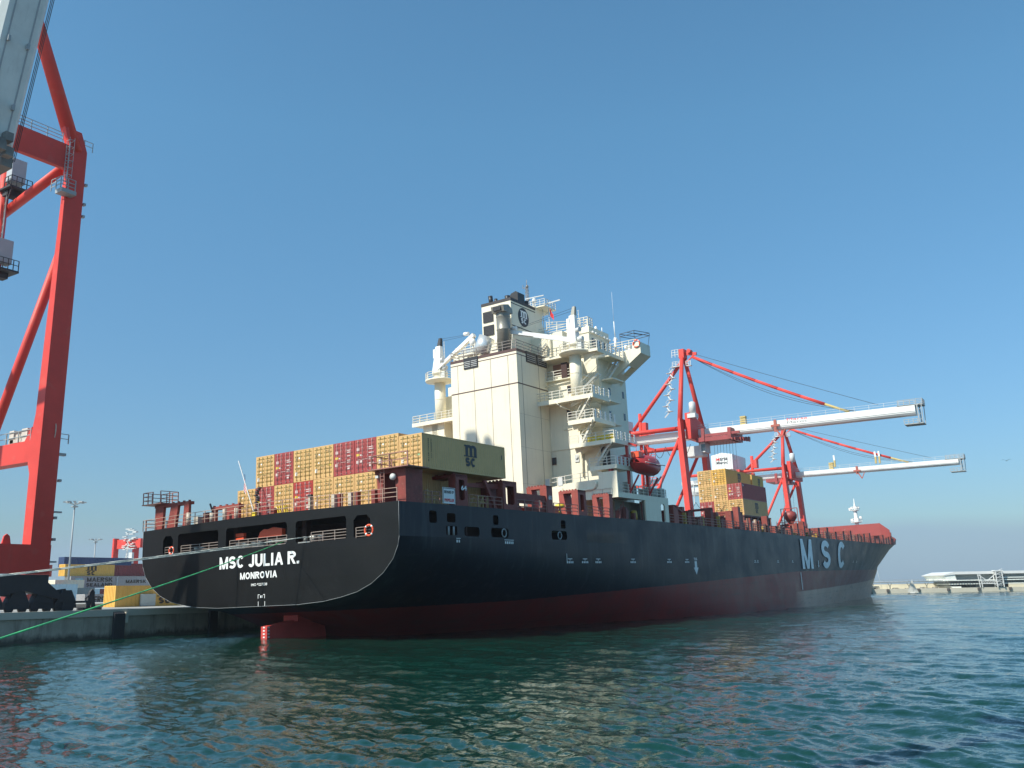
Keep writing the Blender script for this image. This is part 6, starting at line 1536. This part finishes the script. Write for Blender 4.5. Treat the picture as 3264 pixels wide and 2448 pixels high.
# ================================================================== HAZE
d = MB(); d.box(-950,950,-300,950,-9,92); hz = d.build('haze', None)
hz.data.materials.clear(); hm = bpy.data.materials.new('haze_air'); hm.use_nodes = True; hn = hm.node_tree.nodes
hn.remove(hn['Principled BSDF']); pv = hn.new('ShaderNodeVolumePrincipled'); pv.inputs['Color'].default_value = (0.80,0.90,1.0,1); pv.inputs['Density'].default_value = 0.00014; pv.inputs['Anisotropy'].default_value = 0.2
hm.node_tree.links.new(pv.outputs[0], hn['Material Output'].inputs['Volume']); hz.data.materials.append(hm)
tag(hz, kind='stuff')


# ================================================================== one object per separate piece of a part
def split_parts():
    skip = ('logo','side_marking','wording','home_port','hull_number','tug_mark','frame_number','lettering','boom_sign','house_sign','door','container_body','lock_rod')
    done = {}
    for o in list(COL.objects):
        if o.type != 'MESH' or o.parent is None or o.name.split('.')[0] in skip or o.data.users > 1: continue
        me = o.data; nv = len(me.vertices)
        if nv > 40000: continue
        par = list(range(nv))
        def find(a):
            while par[a] != a: par[a] = par[par[a]]; a = par[a]
            return a
        for e_ in me.edges:
            a, c = find(e_.vertices[0]), find(e_.vertices[1])
            if a != c: par[a] = c
        isl = {}
        for i in range(nv): isl.setdefault(find(i), []).append(i)
        if len(isl) < 2 or len(isl) > 700: continue
        keys = list(isl); bx = []
        for k in keys:
            ps = [me.vertices[i].co for i in isl[k]]
            bx.append(([min(p[j] for p in ps) for j in range(3)], [max(p[j] for p in ps) for j in range(3)]))
        N = len(keys); g2 = list(range(N))
        def f2(a):
            while g2[a] != a: g2[a] = g2[g2[a]]; a = g2[a]
            return a
        size = [max(b_[j]-a_[j] for j in range(3)) for a_, b_ in bx]
        for i in range(N):
            for j in range(i+1, N):
                gap = 0
                for q in range(3):
                    dd = max(bx[i][0][q]-bx[j][1][q], bx[j][0][q]-bx[i][1][q], 0); gap += dd*dd
                if gap**.5 < .5*max(size[i], size[j]): 
                    a, c = f2(i), f2(j)
                    if a != c: g2[a] = c
        groups = {}
        for i in range(N): groups.setdefault(f2(i), []).append(i)
        if len(groups) < 2 or len(groups) > 100: continue
        owner = {}
        gl_ = list(groups.values())
        for gi, mem in enumerate(gl_):
            for m_ in mem:
                for vtx in isl[keys[m_]]: owner[vtx] = gi
        objs = []
        for gi in range(len(gl_)):
            bm = bmesh.new(); bm.from_mesh(me); bm.verts.ensure_lookup_table()
            bmesh.ops.delete(bm, geom=[v for v in bm.verts if owner[v.index] != gi], context='VERTS')
            m2 = me.copy(); bm.to_mesh(m2); bm.free(); objs.append(m2)
        ch = list(o.children); base = o.name.split('.')[0]
        o.data = objs[0]; new = [o]
        for m2 in objs[1:]:
            q = o.copy(); q.data = m2; COL.objects.link(q); new.append(q)
        def cen(m_): return sum((v.co for v in m_.vertices), Vector())/len(m_.vertices)
        cs = [cen(m2) for m2 in objs]
        for c in ch:
            if c.type == 'MESH' and len(c.data.vertices):
                cc = cen(c.data); c.parent = new[min(range(len(cs)), key=lambda i: (cs[i]-cc).length)]
split_parts()
